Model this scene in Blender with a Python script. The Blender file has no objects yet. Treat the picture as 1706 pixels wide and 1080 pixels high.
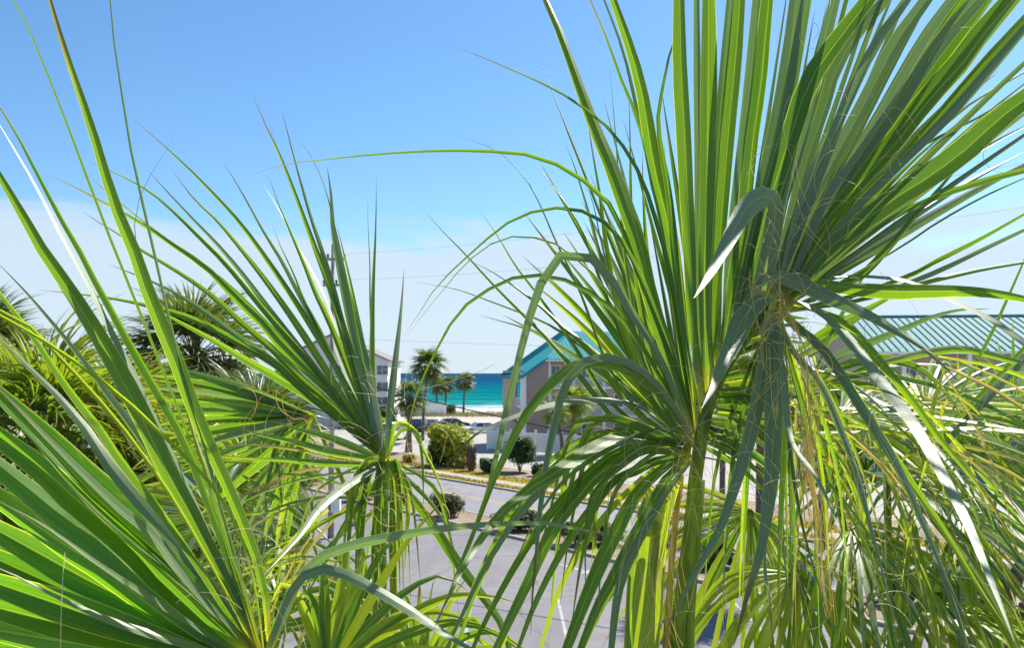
import bpy, bmesh, math, random
import numpy as np
from mathutils import Vector, Matrix

S = bpy.context.scene
COL = S.collection
F = 1339.0            # focal length in photo pixels
CX, HY = 853.0, 622.0 # principal column, horizon row
CAMZ = 8.0

# ------------------------------------------------------------------ camera
cam_d = bpy.data.cameras.new('camera')
cam = bpy.data.objects.new('camera', cam_d)
COL.objects.link(cam)
cam.location = (0, 0, CAMZ)
cam.rotation_euler = (math.radians(90), 0, 0)
cam_d.sensor_width = 36
cam_d.lens = F / 1706 * 36
cam_d.shift_y = (HY - 540) / 1706
cam_d.clip_start = 0.05
cam_d.clip_end = 40000
cam_d.dof.use_dof = True
cam_d.dof.focus_distance = 1.5
cam_d.dof.aperture_fstop = 13
S.camera = cam

# ------------------------------------------------------------------ sky and sun
SUN_EL, SUN_AZ = math.radians(50), math.radians(42)
w = bpy.data.worlds.new('World')
S.world = w
w.use_nodes = True
nt = w.node_tree
nt.nodes.clear()
def wn(t, **k):
    n = nt.nodes.new(t)
    for a, v in k.items():
        setattr(n, a, v)
    return n
out = wn('ShaderNodeOutputWorld')
bg = wn('ShaderNodeBackground')
sky = wn('ShaderNodeTexSky', sky_type='NISHITA', sun_disc=False)
sky.sun_elevation = SUN_EL
sky.sun_rotation = SUN_AZ
sky.air_density = 1.0
sky.dust_density = 0.3
sky.ozone_density = 2.2
tc = wn('ShaderNodeTexCoord')
sep = wn('ShaderNodeSeparateXYZ')
nt.links.new(tc.outputs['Generated'], sep.inputs[0])
mp = wn('ShaderNodeMapping')
mp.inputs['Scale'].default_value = (1.7, 1.7, 9.0)
mp.inputs['Location'].default_value = (3.1, 0.4, 0.2)
nt.links.new(tc.outputs['Generated'], mp.inputs[0])
noi = wn('ShaderNodeTexNoise')
noi.inputs['Scale'].default_value = 1.7
noi.inputs['Detail'].default_value = 7
noi.inputs['Roughness'].default_value = 0.64
noi.inputs['Distortion'].default_value = 0.4
nt.links.new(mp.outputs[0], noi.inputs['Vector'])
elr = wn('ShaderNodeMapRange', interpolation_type='SMOOTHSTEP')   # cloud bank lies low over the sea
elr.inputs['From Min'].default_value = 0.27
elr.inputs['From Max'].default_value = 0.10
nt.links.new(sep.outputs['Z'], elr.inputs['Value'])
add = wn('ShaderNodeMath', operation='ADD')
nsc = wn('ShaderNodeMath', operation='MULTIPLY')
nsc.inputs[1].default_value = 1.7
nt.links.new(noi.outputs['Fac'], nsc.inputs[0])
nt.links.new(nsc.outputs[0], add.inputs[0])
nt.links.new(elr.outputs[0], add.inputs[1])
clr = wn('ShaderNodeMapRange', interpolation_type='SMOOTHSTEP')
clr.inputs['From Min'].default_value = 1.20
clr.inputs['From Max'].default_value = 1.66
clr.inputs['To Max'].default_value = 0.9
nt.links.new(add.outputs[0], clr.inputs['Value'])
hsv = wn('ShaderNodeHueSaturation')
hsv.inputs['Saturation'].default_value = 1.1
hsv.inputs['Value'].default_value = 1.0
tint = wn('ShaderNodeMix', data_type='RGBA', blend_type='MULTIPLY')
tint.inputs['Factor'].default_value = 1
tint.inputs['B'].default_value = (0.78, 0.912, 0.985, 1)
nt.links.new(sky.outputs[0], tint.inputs['A'])
nt.links.new(tint.outputs['Result'], hsv.inputs['Color'])
mixc = wn('ShaderNodeMix', data_type='RGBA')
mixc.inputs['B'].default_value = (3.8, 4.5, 5.2, 1)
nt.links.new(clr.outputs[0], mixc.inputs['Factor'])
nt.links.new(hsv.outputs[0], mixc.inputs['A'])
nt.links.new(mixc.outputs['Result'], bg.inputs['Color'])
bg.inputs['Strength'].default_value = 0.10
nt.links.new(bg.outputs[0], out.inputs['Surface'])

sl = bpy.data.lights.new('sun', 'SUN')
sl.energy = 5.0
sl.angle = math.radians(0.53)
sl.color = (1.0, 0.95, 0.86)
sun = bpy.data.objects.new('sun', sl)
COL.objects.link(sun)
sd_ = Vector((math.sin(SUN_AZ) * math.cos(SUN_EL), math.cos(SUN_AZ) * math.cos(SUN_EL), math.sin(SUN_EL)))
sun.rotation_euler = sd_.to_track_quat('Z', 'Y').to_euler()
sun.location = (20, 40, 60)

S.view_settings.view_transform = 'Standard'
S.view_settings.look = 'None'
S.view_settings.exposure = 0.85
S.view_settings.gamma = 1
S.view_settings.use_curve_mapping = False
S.render.engine = 'CYCLES'
S.cycles.max_bounces = 8
S.cycles.transmission_bounces = 6
S.cycles.use_denoising = True
S.cycles.use_adaptive_sampling = True
S.cycles.adaptive_threshold = 0.02

R = random.Random(7)

# ------------------------------------------------------------------ helpers
def at(px, py, Y):
    return Vector(((px - CX) / F * Y, Y, CAMZ - (py - HY) / F * Y))
def gnd(px, py, z=0.0):
    Y = (CAMZ - z) * F / (py - HY)
    return Vector(((px - CX) / F * Y, Y, z))
def link(o, parent=None):
    COL.objects.link(o)
    if parent is not None:
        o.parent = parent
        o.matrix_parent_inverse = Matrix.Translation(-world_loc(parent)) if not has_rot(parent) else parent_world(parent).inverted()
    return o
def parent_world(o):
    m = o.matrix_basis.copy()
    while o.parent:
        m = o.parent.matrix_basis @ o.matrix_parent_inverse @ m if False else (o.parent.matrix_basis @ o.matrix_parent_inverse @ m)
        o = o.parent
    return m
def world_loc(o):
    return parent_world(o).translation
def has_rot(o):
    return True
def tag(o, label=None, cat=None, group=None, kind=None):
    if label: o['label'] = label
    if cat: o['category'] = cat
    if group: o['group'] = group
    if kind: o['kind'] = kind
    return o
def empty(name, loc, label=None, cat=None, group=None):
    o = bpy.data.objects.new(name, None)
    o.empty_display_size = 0.2
    o.location = loc
    COL.objects.link(o)
    return tag(o, label, cat, group)
def mesh(name, v, f, mat, parent=None, smooth=False, uv=None):
    m = bpy.data.meshes.new(name)
    m.from_pydata([tuple(p) for p in v], [], f)
    mats = mat if isinstance(mat, (list, tuple)) else [mat]
    for x in mats:
        m.materials.append(x)
    if smooth:
        m.polygons.foreach_set('use_smooth', [True] * len(m.polygons))
    if uv is not None:
        l = m.uv_layers.new(name='UVMap')
        idx = np.empty(len(m.loops), dtype=np.int32)
        m.loops.foreach_get('vertex_index', idx)
        l.data.foreach_set('uv', np.asarray(uv, dtype=np.float32)[idx].ravel())
    m.update()
    o = bpy.data.objects.new(name, m)
    return link(o, parent)

class MB:
    """collects shapes; build() links them as one mesh object"""
    def __init__(s):
        s.v, s.f = [], []
    def add(s, v, f):
        b = len(s.v)
        s.v += [Vector(p) for p in v]
        s.f += [tuple(i + b for i in q) for q in f]
    def box(s, c, d, ax=None):
        """centre, full size, optional axes (3 vectors)"""
        c = Vector(c)
        ax = ax or (Vector((1, 0, 0)), Vector((0, 1, 0)), Vector((0, 0, 1)))
        pts = []
        for k in (-1, 1):
            for j in (-1, 1):
                for i in (-1, 1):
                    pts.append(c + ax[0] * (i * d[0] / 2) + ax[1] * (j * d[1] / 2) + ax[2] * (k * d[2] / 2))
        s.add(pts, [(0, 2, 3, 1), (4, 5, 7, 6), (0, 1, 5, 4), (2, 6, 7, 3), (0, 4, 6, 2), (1, 3, 7, 5)])
    def tube(s, P, r, n=6, cap=True):
        P = [Vector(p) for p in P]
        rr = r if isinstance(r, (list, tuple)) else [r] * len(P)
        b = len(s.v)
        ref = Vector((0.31, 0.17, 0.93))
        for i, p in enumerate(P):
            t = (P[min(i + 1, len(P) - 1)] - P[max(i - 1, 0)]).normalized()
            a = t.cross(ref)
            if a.length < 1e-4: a = t.cross(Vector((1, 0, 0)))
            a.normalize(); c = t.cross(a)
            for k in range(n):
                q = 2 * math.pi * k / n
                s.v.append(p + (a * math.cos(q) + c * math.sin(q)) * rr[i])
        for i in range(len(P) - 1):
            for k in range(n):
                k2 = (k + 1) % n
                s.f.append((b + i * n + k, b + i * n + k2, b + (i + 1) * n + k2, b + (i + 1) * n + k))
        if cap:
            s.f.append(tuple(b + k for k in range(n))[::-1])
            e = b + (len(P) - 1) * n
            s.f.append(tuple(e + k for k in range(n)))
    def build(s, name, mat, parent=None, smooth=False):
        return mesh(name, s.v, s.f, mat, parent, smooth)

# ------------------------------------------------------------------ materials
def newmat(name):
    m = bpy.data.materials.new(name)
    m.use_nodes = True
    m.node_tree.nodes.clear()
    return m, m.node_tree
class G:
    def __init__(s, t): s.t = t
    def n(s, typ, ins=None, **k):
        n = s.t.nodes.new(typ)
        for a, v in k.items(): setattr(n, a, v)
        for a, v in (ins or {}).items():
            if isinstance(v, bpy.types.NodeSocket): s.t.links.new(v, n.inputs[a])
            else: n.inputs[a].default_value = v
        return n
    def m(s, op, a, b=0.0, c=0.0, clamp=False):
        n = s.n('ShaderNodeMath', {0: a, 1: b, 2: c}, operation=op)
        n.use_clamp = clamp
        return n.outputs[0]
    def mix(s, f, a, b, mode='MIX'):
        n = s.n('ShaderNodeMix', data_type='RGBA', blend_type=mode)
        for k, v in (('Factor', f), ('A', a), ('B', b)):
            if isinstance(v, bpy.types.NodeSocket): s.t.links.new(v, n.inputs[k])
            else: n.inputs[k].default_value = v if k == 'Factor' else (tuple(v) + (1,))[:4]
        return n.outputs['Result']
    def rng(s, v, a, b, c=0.0, d=1.0, smooth=False):
        n = s.n('ShaderNodeMapRange', {'Value': v, 'From Min': a, 'From Max': b, 'To Min': c, 'To Max': d})
        if smooth: n.interpolation_type = 'SMOOTHSTEP'
        return n.outputs[0]
    def noise(s, vec, scale, detail=4, rough=0.55):
        i = {'Scale': scale, 'Detail': detail, 'Roughness': rough}
        if vec is not None: i['Vector'] = vec
        return s.n('ShaderNodeTexNoise', i).outputs['Fac']

def surf(name, col, col2=None, scale=1.0, rough=0.7, spec=0.4, bump=0.0, bscale=None, metal=0.0, stretch=(1, 1, 1), detail=5):
    m, t = newmat(name); g = G(t)
    tcn = g.n('ShaderNodeTexCoord')
    mp_ = g.n('ShaderNodeMapping', {'Vector': tcn.outputs['Object'], 'Scale': stretch})
    n1 = g.noise(mp_.outputs[0], scale, detail)
    n2 = g.noise(mp_.outputs[0], scale * 7.3, 4)
    fac = g.rng(g.m('ADD', g.m('MULTIPLY', n1, 0.65), g.m('MULTIPLY', n2, 0.35)), 0.36, 0.64)
    c2 = col2 or tuple(x * 0.8 for x in col)
    b = g.n('ShaderNodeBsdfPrincipled', {'Base Color': g.mix(fac, col, c2), 'Roughness': rough, 'Specular IOR Level': spec, 'Metallic': metal})
    if bump:
        bn = g.n('ShaderNodeBump', {'Strength': bump, 'Distance': 0.02, 'Height': g.noise(mp_.outputs[0], bscale or scale * 12, 5)})
        t.links.new(bn.outputs[0], b.inputs['Normal'])
    o = g.n('ShaderNodeOutputMaterial', {'Surface': b.outputs[0]})
    return m

def leafmat(name, ca, cb, trans, base=(0.42, 0.36, 0.03), tmix=0.42, rough=0.37, veins=15, tipbrown=0.90, spec=0.55):
    """palm blade: u across the segment, v from hub to tip"""
    m, t = newmat(name); g = G(t)
    uv = g.n('ShaderNodeUVMap').outputs[0]
    sp = g.n('ShaderNodeSeparateXYZ', {'Vector': uv})
    u, v = sp.outputs[0], sp.outputs[1]
    oi = g.n('ShaderNodeObjectInfo')
    rnd = oi.outputs['Random']
    cmb = g.n('ShaderNodeCombineXYZ', {'X': g.m('MULTIPLY', u, 3.0), 'Y': g.m('MULTIPLY', v, 9.0), 'Z': g.m('MULTIPLY', rnd, 37.0)}).outputs[0]
    streak = g.n('ShaderNodeCombineXYZ', {'X': g.m('MULTIPLY', u, 34.0), 'Y': g.m('MULTIPLY', v, 3.0), 'Z': g.m('MULTIPLY', rnd, 91.0)}).outputs[0]
    nb = g.noise(cmb, 1.3, 4)
    ns = g.noise(streak, 1.0, 3)
    f = g.rng(g.m('ADD', g.m('MULTIPLY', rnd, 0.55), g.m('MULTIPLY', nb, 0.6)), 0.15, 0.95)
    col = g.mix(f, ca, cb)
    col = g.mix(g.rng(ns, 0.35, 0.65, 0.0, 0.65), col, tuple(x * 0.55 for x in ca))
    # midrib; yellowed margins, brightened further as painted edge highlights
    au = g.m('ABSOLUTE', g.m('SUBTRACT', u, 0.5))
    mid = g.rng(au, 0.045, 0.015)
    edge = g.rng(au, 0.455, 0.49)
    col = g.mix(g.m('MULTIPLY', mid, 0.55), col, (0.26, 0.33, 0.05))
    col = g.mix(g.m('MULTIPLY', edge, 0.8), col, (0.42, 0.44, 0.12))
    col = g.mix(g.rng(v, 0.055, 0.0, 0.0, 0.8), col, base)
    tipv = g.m('ADD', v, g.m('MULTIPLY', g.m('SUBTRACT', nb, 0.5), 0.18))
    tb = g.m('SUBTRACT', tipv, g.m('MULTIPLY', g.m('SUBTRACT', g.m('FRACT', g.m('MULTIPLY', rnd, 7.31)), 0.75), 0.16))
    col = g.mix(g.rng(tb, tipbrown - 0.06, tipbrown, 0.0, 0.35), col, (0.24, 0.22, 0.05))
    col = g.mix(g.rng(tb, tipbrown, tipbrown + 0.05, 0.0, 0.85), col, (0.13, 0.09, 0.04))
    side = g.m('MULTIPLY', g.rng(au, 0.30, 0.5), g.rng(g.noise(cmb, 2.6, 4), 0.56, 0.66))
    col = g.mix(g.m('MULTIPLY', side, 0.55), col, (0.30, 0.27, 0.07))
    spots = g.rng(g.noise(cmb, 9.0, 3), 0.70, 0.78)
    col = g.mix(g.m('MULTIPLY', spots, 0.5), col, (0.22, 0.2, 0.06))
    wave = g.m('SINE', g.m('MULTIPLY', u, veins * 6.2832))
    col = g.mix(g.rng(g.m('SINE', g.m('MULTIPLY', u, 6.2832 * 11)), 0.2, 1.0, 0.0, 0.17), col, tuple(min(1, x * 1.7 + .02) for x in cb))
    h = g.m('ADD', g.m('MULTIPLY', wave, 0.5), g.m('MULTIPLY', ns, 0.8))
    bn = g.n('ShaderNodeBump', {'Strength': 0.08, 'Distance': 0.002, 'Height': h})
    rg = g.rng(nb, 0.3, 0.7, rough - 0.06, rough + 0.10)
    p = g.n('ShaderNodeBsdfPrincipled', {'Base Color': col, 'Roughness': rg, 'Specular IOR Level': spec, 'Normal': bn.outputs[0]})
    tcol = g.mix(1.0, col, trans, 'MULTIPLY')
    tr = g.n('ShaderNodeBsdfTranslucent', {'Color': tcol})
    mx = g.n('ShaderNodeMixShader', {0: tmix, 1: p.outputs[0], 2: tr.outputs[0]})
    g.n('ShaderNodeOutputMaterial', {'Surface': mx.outputs[0]})
    return m

M = {}
M['leaf'] = leafmat('palm_green', (0.062, 0.14, 0.012), (0.105, 0.19, 0.02), (3.4, 3.3, 0.65))
M['green'] = leafmat('palm_deep_green', (0.06, 0.155, 0.014), (0.10, 0.20, 0.02), (3.0, 3.2, 0.65), tmix=0.47)
M['dark'] = leafmat('palm_dark_green', (0.05, 0.118, 0.014), (0.08, 0.155, 0.02), (2.9, 3.0, 0.7))
M['blue'] = leafmat('palm_glaucous_sky_sheen', (0.125, 0.185, 0.105), (0.165, 0.222, 0.135), (2.1, 2.6, 0.7), rough=0.42, tmix=0.27, spec=0.5)  # waxy bloom, with reflected sky also put into the blue-grey base
M['pale'] = leafmat('palm_pale_glossy', (0.11, 0.18, 0.07), (0.16, 0.22, 0.09), (2.2, 2.3, 0.7), tmix=0.35, spec=0.7, rough=0.36)
M['lime'] = leafmat('palm_young', (0.19, 0.28, 0.018), (0.27, 0.32, 0.025), (2.3, 2.3, 0.7), tmix=0.5)
M['straw'] = leafmat('palm_dry_straw', (0.42, 0.36, 0.09), (0.5, 0.42, 0.14), (1.5, 1.4, 0.7), tmix=0.4)
M['mid'] = leafmat('palm_mid_distance', (0.085, 0.15, 0.016), (0.15, 0.20, 0.02), (2.9, 2.8, 0.7), tmix=0.42, veins=4)
M['far'] = leafmat('palm_distant', (0.06, 0.105, 0.022), (0.095, 0.14, 0.028), (2.0, 2.0, 0.8), tmix=0.3, veins=2)
def petmat(name, a, b):
    m, t = newmat(name); g = G(t)
    tcn = g.n('ShaderNodeTexCoord')
    mp_ = g.n('ShaderNodeMapping', {'Vector': tcn.outputs['Object'], 'Scale': (90, 90, 3)})
    n = g.noise(mp_.outputs[0], 1.0, 5)
    n2 = g.noise(tcn.outputs['Object'], 7.0, 4)
    c = g.mix(g.rng(n2, 0.35, 0.65), a, b)
    c = g.mix(g.rng(n, 0.4, 0.6, 0, 0.8), c, tuple(x * 0.5 for x in a))
    bn = g.n('ShaderNodeBump', {'Strength': 0.35, 'Distance': 0.004, 'Height': n})
    p = g.n('ShaderNodeBsdfPrincipled', {'Base Color': c, 'Roughness': 0.4, 'Normal': bn.outputs[0], 'Subsurface Weight': 0.0})
    tr = g.n('ShaderNodeBsdfTranslucent', {'Color': g.mix(1.0, c, (2.2, 2.2, 0.6), 'MULTIPLY')})
    mx = g.n('ShaderNodeMixShader', {0: 0.5, 1: p.outputs[0], 2: tr.outputs[0]})
    g.n('ShaderNodeOutputMaterial', {'Surface': mx.outputs[0]})
    return m
M['petiole'] = petmat('petiole_green', (0.17, 0.25, 0.025), (0.25, 0.30, 0.03))
M['petiole_olive'] = petmat('petiole_olive', (0.24, 0.26, 0.03), (0.30, 0.28, 0.03))
M['sheath'] = petmat('leaf_sheath_orange', (0.40, 0.31, 0.06), (0.24, 0.28, 0.04))
M['spear'] = petmat('spear_lime', (0.36, 0.42, 0.02), (0.44, 0.46, 0.03))
M['trunk'] = surf('palm_trunk', (0.20, 0.16, 0.13), (0.10, 0.08, 0.065), 5, 0.9, 0.2, 0.6, stretch=(1, 1, 3))
M['boot'] = surf('palm_boot', (0.17, 0.12, 0.09), (0.09, 0.065, 0.05), 6, 0.9, 0.2, 0.6)

def asphalt(name, a, b, crack=0.5):
    m, t = newmat(name); g = G(t)
    tcn = g.n('ShaderNodeTexCoord'); ob = tcn.outputs['Object']
    n1 = g.noise(ob, 0.22, 6); n2 = g.noise(ob, 14.0, 3); n3 = g.noise(ob, 1.7, 5)
    c = g.mix(g.rng(n1, 0.4, 0.6), a, b)
    c = g.mix(g.rng(n3, 0.45, 0.75, 0, 0.35), c, tuple(x * 0.66 for x in a))
    c = g.mix(g.rng(n2, 0.3, 0.7, 0, 0.25), c, tuple(x * 0.65 for x in a))
    wv = g.n('ShaderNodeTexNoise', {'Vector': ob, 'Scale': 0.5, 'Detail': 4})
    vv = g.n('ShaderNodeVectorMath', {0: ob, 1: wv.outputs['Color']}, operation='ADD')
    vo = g.n('ShaderNodeTexVoronoi', {'Vector': vv.outputs[0], 'Scale': 0.22}, feature='DISTANCE_TO_EDGE')
    c = g.mix(g.rng(vo.outputs['Distance'], 0.012, 0.004, 0, crack), c, tuple(x * 0.35 for x in a))
    st = g.rng(g.noise(ob, 0.55, 3, 0.7), 0.60, 0.72, 0, 0.45)
    c = g.mix(st, c, tuple(x * 0.5 for x in a))
    tcx = g.n('ShaderNodeMapping', {'Vector': ob, 'Scale': (0.9, 0.12, 1), 'Rotation': (0, 0, 0.7)})
    c = g.mix(g.rng(g.noise(tcx.outputs[0], 1.4, 3), 0.55, 0.7, 0, 0.3), c, tuple(x * 0.62 for x in a))
    bn = g.n('ShaderNodeBump', {'Strength': 0.25, 'Distance': 0.01, 'Height': n2})
    p = g.n('ShaderNodeBsdfPrincipled', {'Base Color': c, 'Roughness': 0.85, 'Specular IOR Level': 0.3, 'Normal': bn.outputs[0]})
    g.n('ShaderNodeOutputMaterial', {'Surface': p.outputs[0]})
    return m
M['lot'] = asphalt('weathered_asphalt', (0.18, 0.172, 0.178), (0.215, 0.206, 0.21), 0.4)
M['road'] = asphalt('road_asphalt', (0.215, 0.21, 0.222), (0.25, 0.243, 0.25), 0.25)
M['concrete'] = surf('concrete', (0.37, 0.345, 0.31), (0.30, 0.28, 0.255), 0.6, 0.85, 0.3, 0.2)
M['sand'] = surf('sand', (0.42, 0.385, 0.33), (0.36, 0.325, 0.27), 0.3, 0.95, 0.2, 0.3)
M['beach'] = surf('white_sand', (0.46, 0.44, 0.40), (0.40, 0.375, 0.34), 0.15, 0.95, 0.2, 0.2)
M['drygrass'] = surf('dry_lawn', (0.40, 0.29, 0.04), (0.27, 0.23, 0.035), 0.7, 0.95, 0.1, 0.8, 30)
M['mulch'] = surf('mulch', (0.32, 0.255, 0.18), (0.20, 0.155, 0.11), 1.5, 0.95, 0.1, 0.8)
M['whiteline'] = surf('white_road_paint', (0.42, 0.42, 0.415), (0.24, 0.235, 0.235), 3.0, 0.8)
M['yellowline'] = surf('yellow_road_paint', (0.48, 0.31, 0.08), (0.36, 0.27, 0.14), 2.0, 0.8)
M['white'] = surf('white_paint', (0.82, 0.82, 0.82), (0.77, 0.77, 0.77), 0.7, 0.55)
M['cream'] = surf('cream_siding', (0.76, 0.73, 0.70), (0.71, 0.68, 0.655), 0.5, 0.8)
M['beige'] = surf('beige_stucco', (0.50, 0.40, 0.31), (0.45, 0.36, 0.28), 0.5, 0.85)
M['mauve'] = surf('taupe_siding', (0.36, 0.27, 0.24), (0.32, 0.245, 0.22), 0.5, 0.85)
M['teal'] = surf('teal_metal_roof', (0.028, 0.25, 0.28), (0.04, 0.28, 0.31), 0.4, 0.7, 0.08)
M['paleteal'] = surf('pale_teal_metal_roof', (0.10, 0.26, 0.255), (0.125, 0.285, 0.28), 0.4, 0.65, 0.08)
M['seam'] = surf('roof_seam', (0.06, 0.19, 0.195), (0.08, 0.22, 0.22), 1, 0.7, 0.08)
M['roofgrey'] = surf('grey_shingle', (0.24, 0.22, 0.21), (0.18, 0.17, 0.165), 2, 0.9)
M['glass'] = surf('window_glass', (0.05, 0.08, 0.11), (0.08, 0.12, 0.16), 0.4, 0.08, 0.8)
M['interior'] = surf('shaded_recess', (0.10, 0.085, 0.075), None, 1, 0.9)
M['wood'] = surf('grey_pole_wood', (0.36, 0.33, 0.31), (0.26, 0.235, 0.22), 3, 0.9, 0.2, 0.4, stretch=(6, 6, 0.4))
M['metal'] = surf('grey_metal', (0.32, 0.33, 0.35), (0.24, 0.25, 0.27), 2, 0.45, 0.5)
M['black'] = surf('black_rubber', (0.018, 0.018, 0.02), (0.028, 0.028, 0.03), 3, 0.6)
M['ceramic'] = surf('insulator', (0.10, 0.06, 0.05), None, 3, 0.3)
M['lampred'] = surf('red_lens', (0.45, 0.02, 0.02), None, 3, 0.25)
M['lampwhite'] = surf('clear_lens', (0.7, 0.7, 0.72), None, 3, 0.15)
M['rim'] = surf('wheel_rim', (0.5, 0.5, 0.52), None, 3, 0.3, 0.5, metal=0.8)
def paint(name, c):
    return surf(name, c, tuple(x * 0.93 for x in c), 0.5, 0.22, 0.6)
def foliage(name, a, b, tr):
    m, t = newmat(name); g = G(t)
    oi = g.n('ShaderNodeTexCoord')
    n = g.noise(oi.outputs['Object'], 1.6, 3); n2 = g.noise(oi.outputs['Object'], 11.0, 2)
    c = g.mix(g.rng(g.m('ADD', g.m('MULTIPLY', n, .6), g.m('MULTIPLY', n2, .4)), 0.36, 0.64), a, b)
    p = g.n('ShaderNodeBsdfPrincipled', {'Base Color': c, 'Roughness': 0.5, 'Specular IOR Level': 0.4})
    x = g.n('ShaderNodeBsdfTranslucent', {'Color': g.mix(1.0, c, tr, 'MULTIPLY')})
    mx = g.n('ShaderNodeMixShader', {0: 0.35, 1: p.outputs[0], 2: x.outputs[0]})
    g.n('ShaderNodeOutputMaterial', {'Surface': mx.outputs[0]})
    return m
M['fol_yellow'] = foliage('shrub_yellow_green', (0.24, 0.30, 0.012), (0.42, 0.42, 0.012), (1.6, 1.6, .5))
M['fol_green'] = foliage('shrub_green', (0.028, 0.06, 0.012), (0.05, 0.10, 0.018), (2, 2, .8))
M['fol_dusty'] = foliage('shrub_dusty_green', (0.06, 0.08, 0.03), (0.11, 0.12, 0.05), (1.6, 1.6, .8))
M['fol_gold'] = foliage('shrub_gold', (0.42, 0.33, 0.01), (0.30, 0.28, 0.02), (1.5, 1.5, .5))
M['fol_tan'] = foliage('dune_grass_tan', (0.24, 0.19, 0.10), (0.15, 0.15, 0.06), (1.5, 1.5, .8))

M['fibre'] = foliage('leaf_fibre', (0.82, 0.74, 0.46), (0.72, 0.60, 0.28), (1.1, 1.1, 1.0))
M['orange'] = foliage('dry_strand', (0.90, 0.72, 0.28), (0.82, 0.60, 0.18), (1.05, 1.1, .9))
def watermat():
    m, t = newmat('sea_water'); g = G(t)
    ge = g.n('ShaderNodeNewGeometry')
    sp = g.n('ShaderNodeSeparateXYZ', {'Vector': ge.outputs['Position']})
    x, y = sp.outputs[0], sp.outputs[1]
    mp_ = g.n('ShaderNodeMapping', {'Vector': ge.outputs['Position'], 'Scale': (0.012, 0.06, 0.1)})
    n = g.noise(mp_.outputs[0], 1.0, 5)
    mp2 = g.n('ShaderNodeMapping', {'Vector': ge.outputs['Position'], 'Scale': (0.004, 0.022, 0.1)})
    nb = g.noise(mp2.outputs[0], 1.0, 4)
    yy = g.m('ADD', y, g.m('MULTIPLY', g.m('SUBTRACT', nb, 0.5), 90.0))
    # shallow sand shelf to deep water: depth from shore
    ramp = g.n('ShaderNodeValToRGB')
    cr = ramp.color_ramp
    cr.elements[0].position = 0.0; cr.elements[0].color = (0.12, 0.26, 0.24, 1)
    cr.elements[1].position = 1.0; cr.elements[1].color = (0.014, 0.058, 0.115, 1)
    for p_, c_ in ((0.08, (0.012, 0.19, 0.19, 1)), (0.2, (0.003, 0.15, 0.165, 1)), (0.30, (0.004, 0.125, 0.165, 1)), (0.42, (0.006, 0.08, 0.15, 1)), (0.6, (0.010, 0.055, 0.125, 1))):
        e = cr.elements.new(p_); e.color = c_
    t.links.new(g.rng(g.m('LOGARITHM', g.m('MAXIMUM', yy, 100.0), 10.0), 2.23, 3.6), ramp.inputs[0])
    col = ramp.outputs[0]
    # dark and light bars (seaweed and sandbars)
    col = g.mix(g.m('MULTIPLY', g.rng(n, 0.48, 0.62), 0.7), col, (0.003, 0.045, 0.085))
    # foam lines near shore
    mp3 = g.n('ShaderNodeMapping', {'Vector': ge.outputs['Position'], 'Scale': (0.035, 0.12, 0.1)})
    nf = g.noise(mp3.outputs[0], 1.0, 5, 0.6)
    near = g.rng(y, 260.0, 176.0)
    foam = g.rng(g.m('ADD', nf, g.m('MULTIPLY', g.m('POWER', near, 1.6), 0.5)), 0.70, 0.86)
    col = g.mix(foam, col, (0.5, 0.54, 0.55))
    wv = g.noise(g.n('ShaderNodeMapping', {'Vector': ge.outputs['Position'], 'Scale': (0.25, 0.6, 1)}).outputs[0], 1.0, 4)
    bn = g.n('ShaderNodeBump', {'Strength': 0.35, 'Distance': 0.5, 'Height': wv})
    p = g.n('ShaderNodeBsdfPrincipled', {'Base Color': col, 'Roughness': g.rng(foam, 0, 1, 0.28, 0.9), 'Specular IOR Level': 0.0, 'Normal': bn.outputs[0]})
    g.n('ShaderNodeOutputMaterial', {'Surface': p.outputs[0]})
    return m
M['water'] = watermat()

# ------------------------------------------------------------------ ground, road, sea
RD = Vector((0.654, -0.757, 0)); RN = Vector((0.757, 0.654, 0)); RP = Vector((-3.6, 43, 0))
def rp(a, s, z=0.0):
    p = RP + RD * a + RN * s
    return Vector((p.x, p.y, z))
def quad(name, pts, mat, kind='structure', parent=None):
    o = mesh(name, pts, [tuple(range(len(pts)))], mat, parent)
    if kind: o['kind'] = kind
    return o
quad('ground', [(-900, -300, 0), (900, -300, 0), (900, 158, 0), (-900, 158, 0)], M['sand'])
quad('beach', [(-900, 158, 0), (900, 158, 0), (900, 190, -0.7), (-900, 190, -0.7)], M['beach'])
quad('sea', [(-16000, 150, -0.4), (16000, 150, -0.4), (16000, 30000, -0.4), (-16000, 30000, -0.4)], M['water'])
quad('parking_lot', [rp(-70, -90, .004), rp(70, -90, .004), rp(70, 0, .004), rp(-70, 0, .004)], M['lot'])
quad('median_bed', [rp(-70, 0.16, .10), rp(70, 0.16, .10), rp(70, 2.5, .10), rp(-70, 2.5, .10)], M['mulch'])
quad('road', [rp(-90, 2.6, .008), rp(90, 2.6, .008), rp(90, 10, .008), rp(-90, 10, .008)], M['road'])
quad('lawn_strip', [rp(-90, 10.2, .06), rp(90, 10.2, .06), rp(90, 14.6, .06), rp(-90, 14.6, .06)], M['drygrass'])
quad('pavement', [rp(-90, 11.6, .065), rp(90, 11.6, .065), rp(90, 12.7, .065), rp(-90, 12.7, .065)], M['concrete'])
quad('planting_bed', [rp(-60, 14.6, .064), rp(20, 14.6, .064), rp(20, 18.5, .064), rp(-60, 18.5, .064)], M['mulch'])
quad('beach_car_park', [rp(-70, 19.5, .01), rp(60, 19.5, .01), (70, 122, .01), (-70, 122, .01)], M['concrete'])
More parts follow.
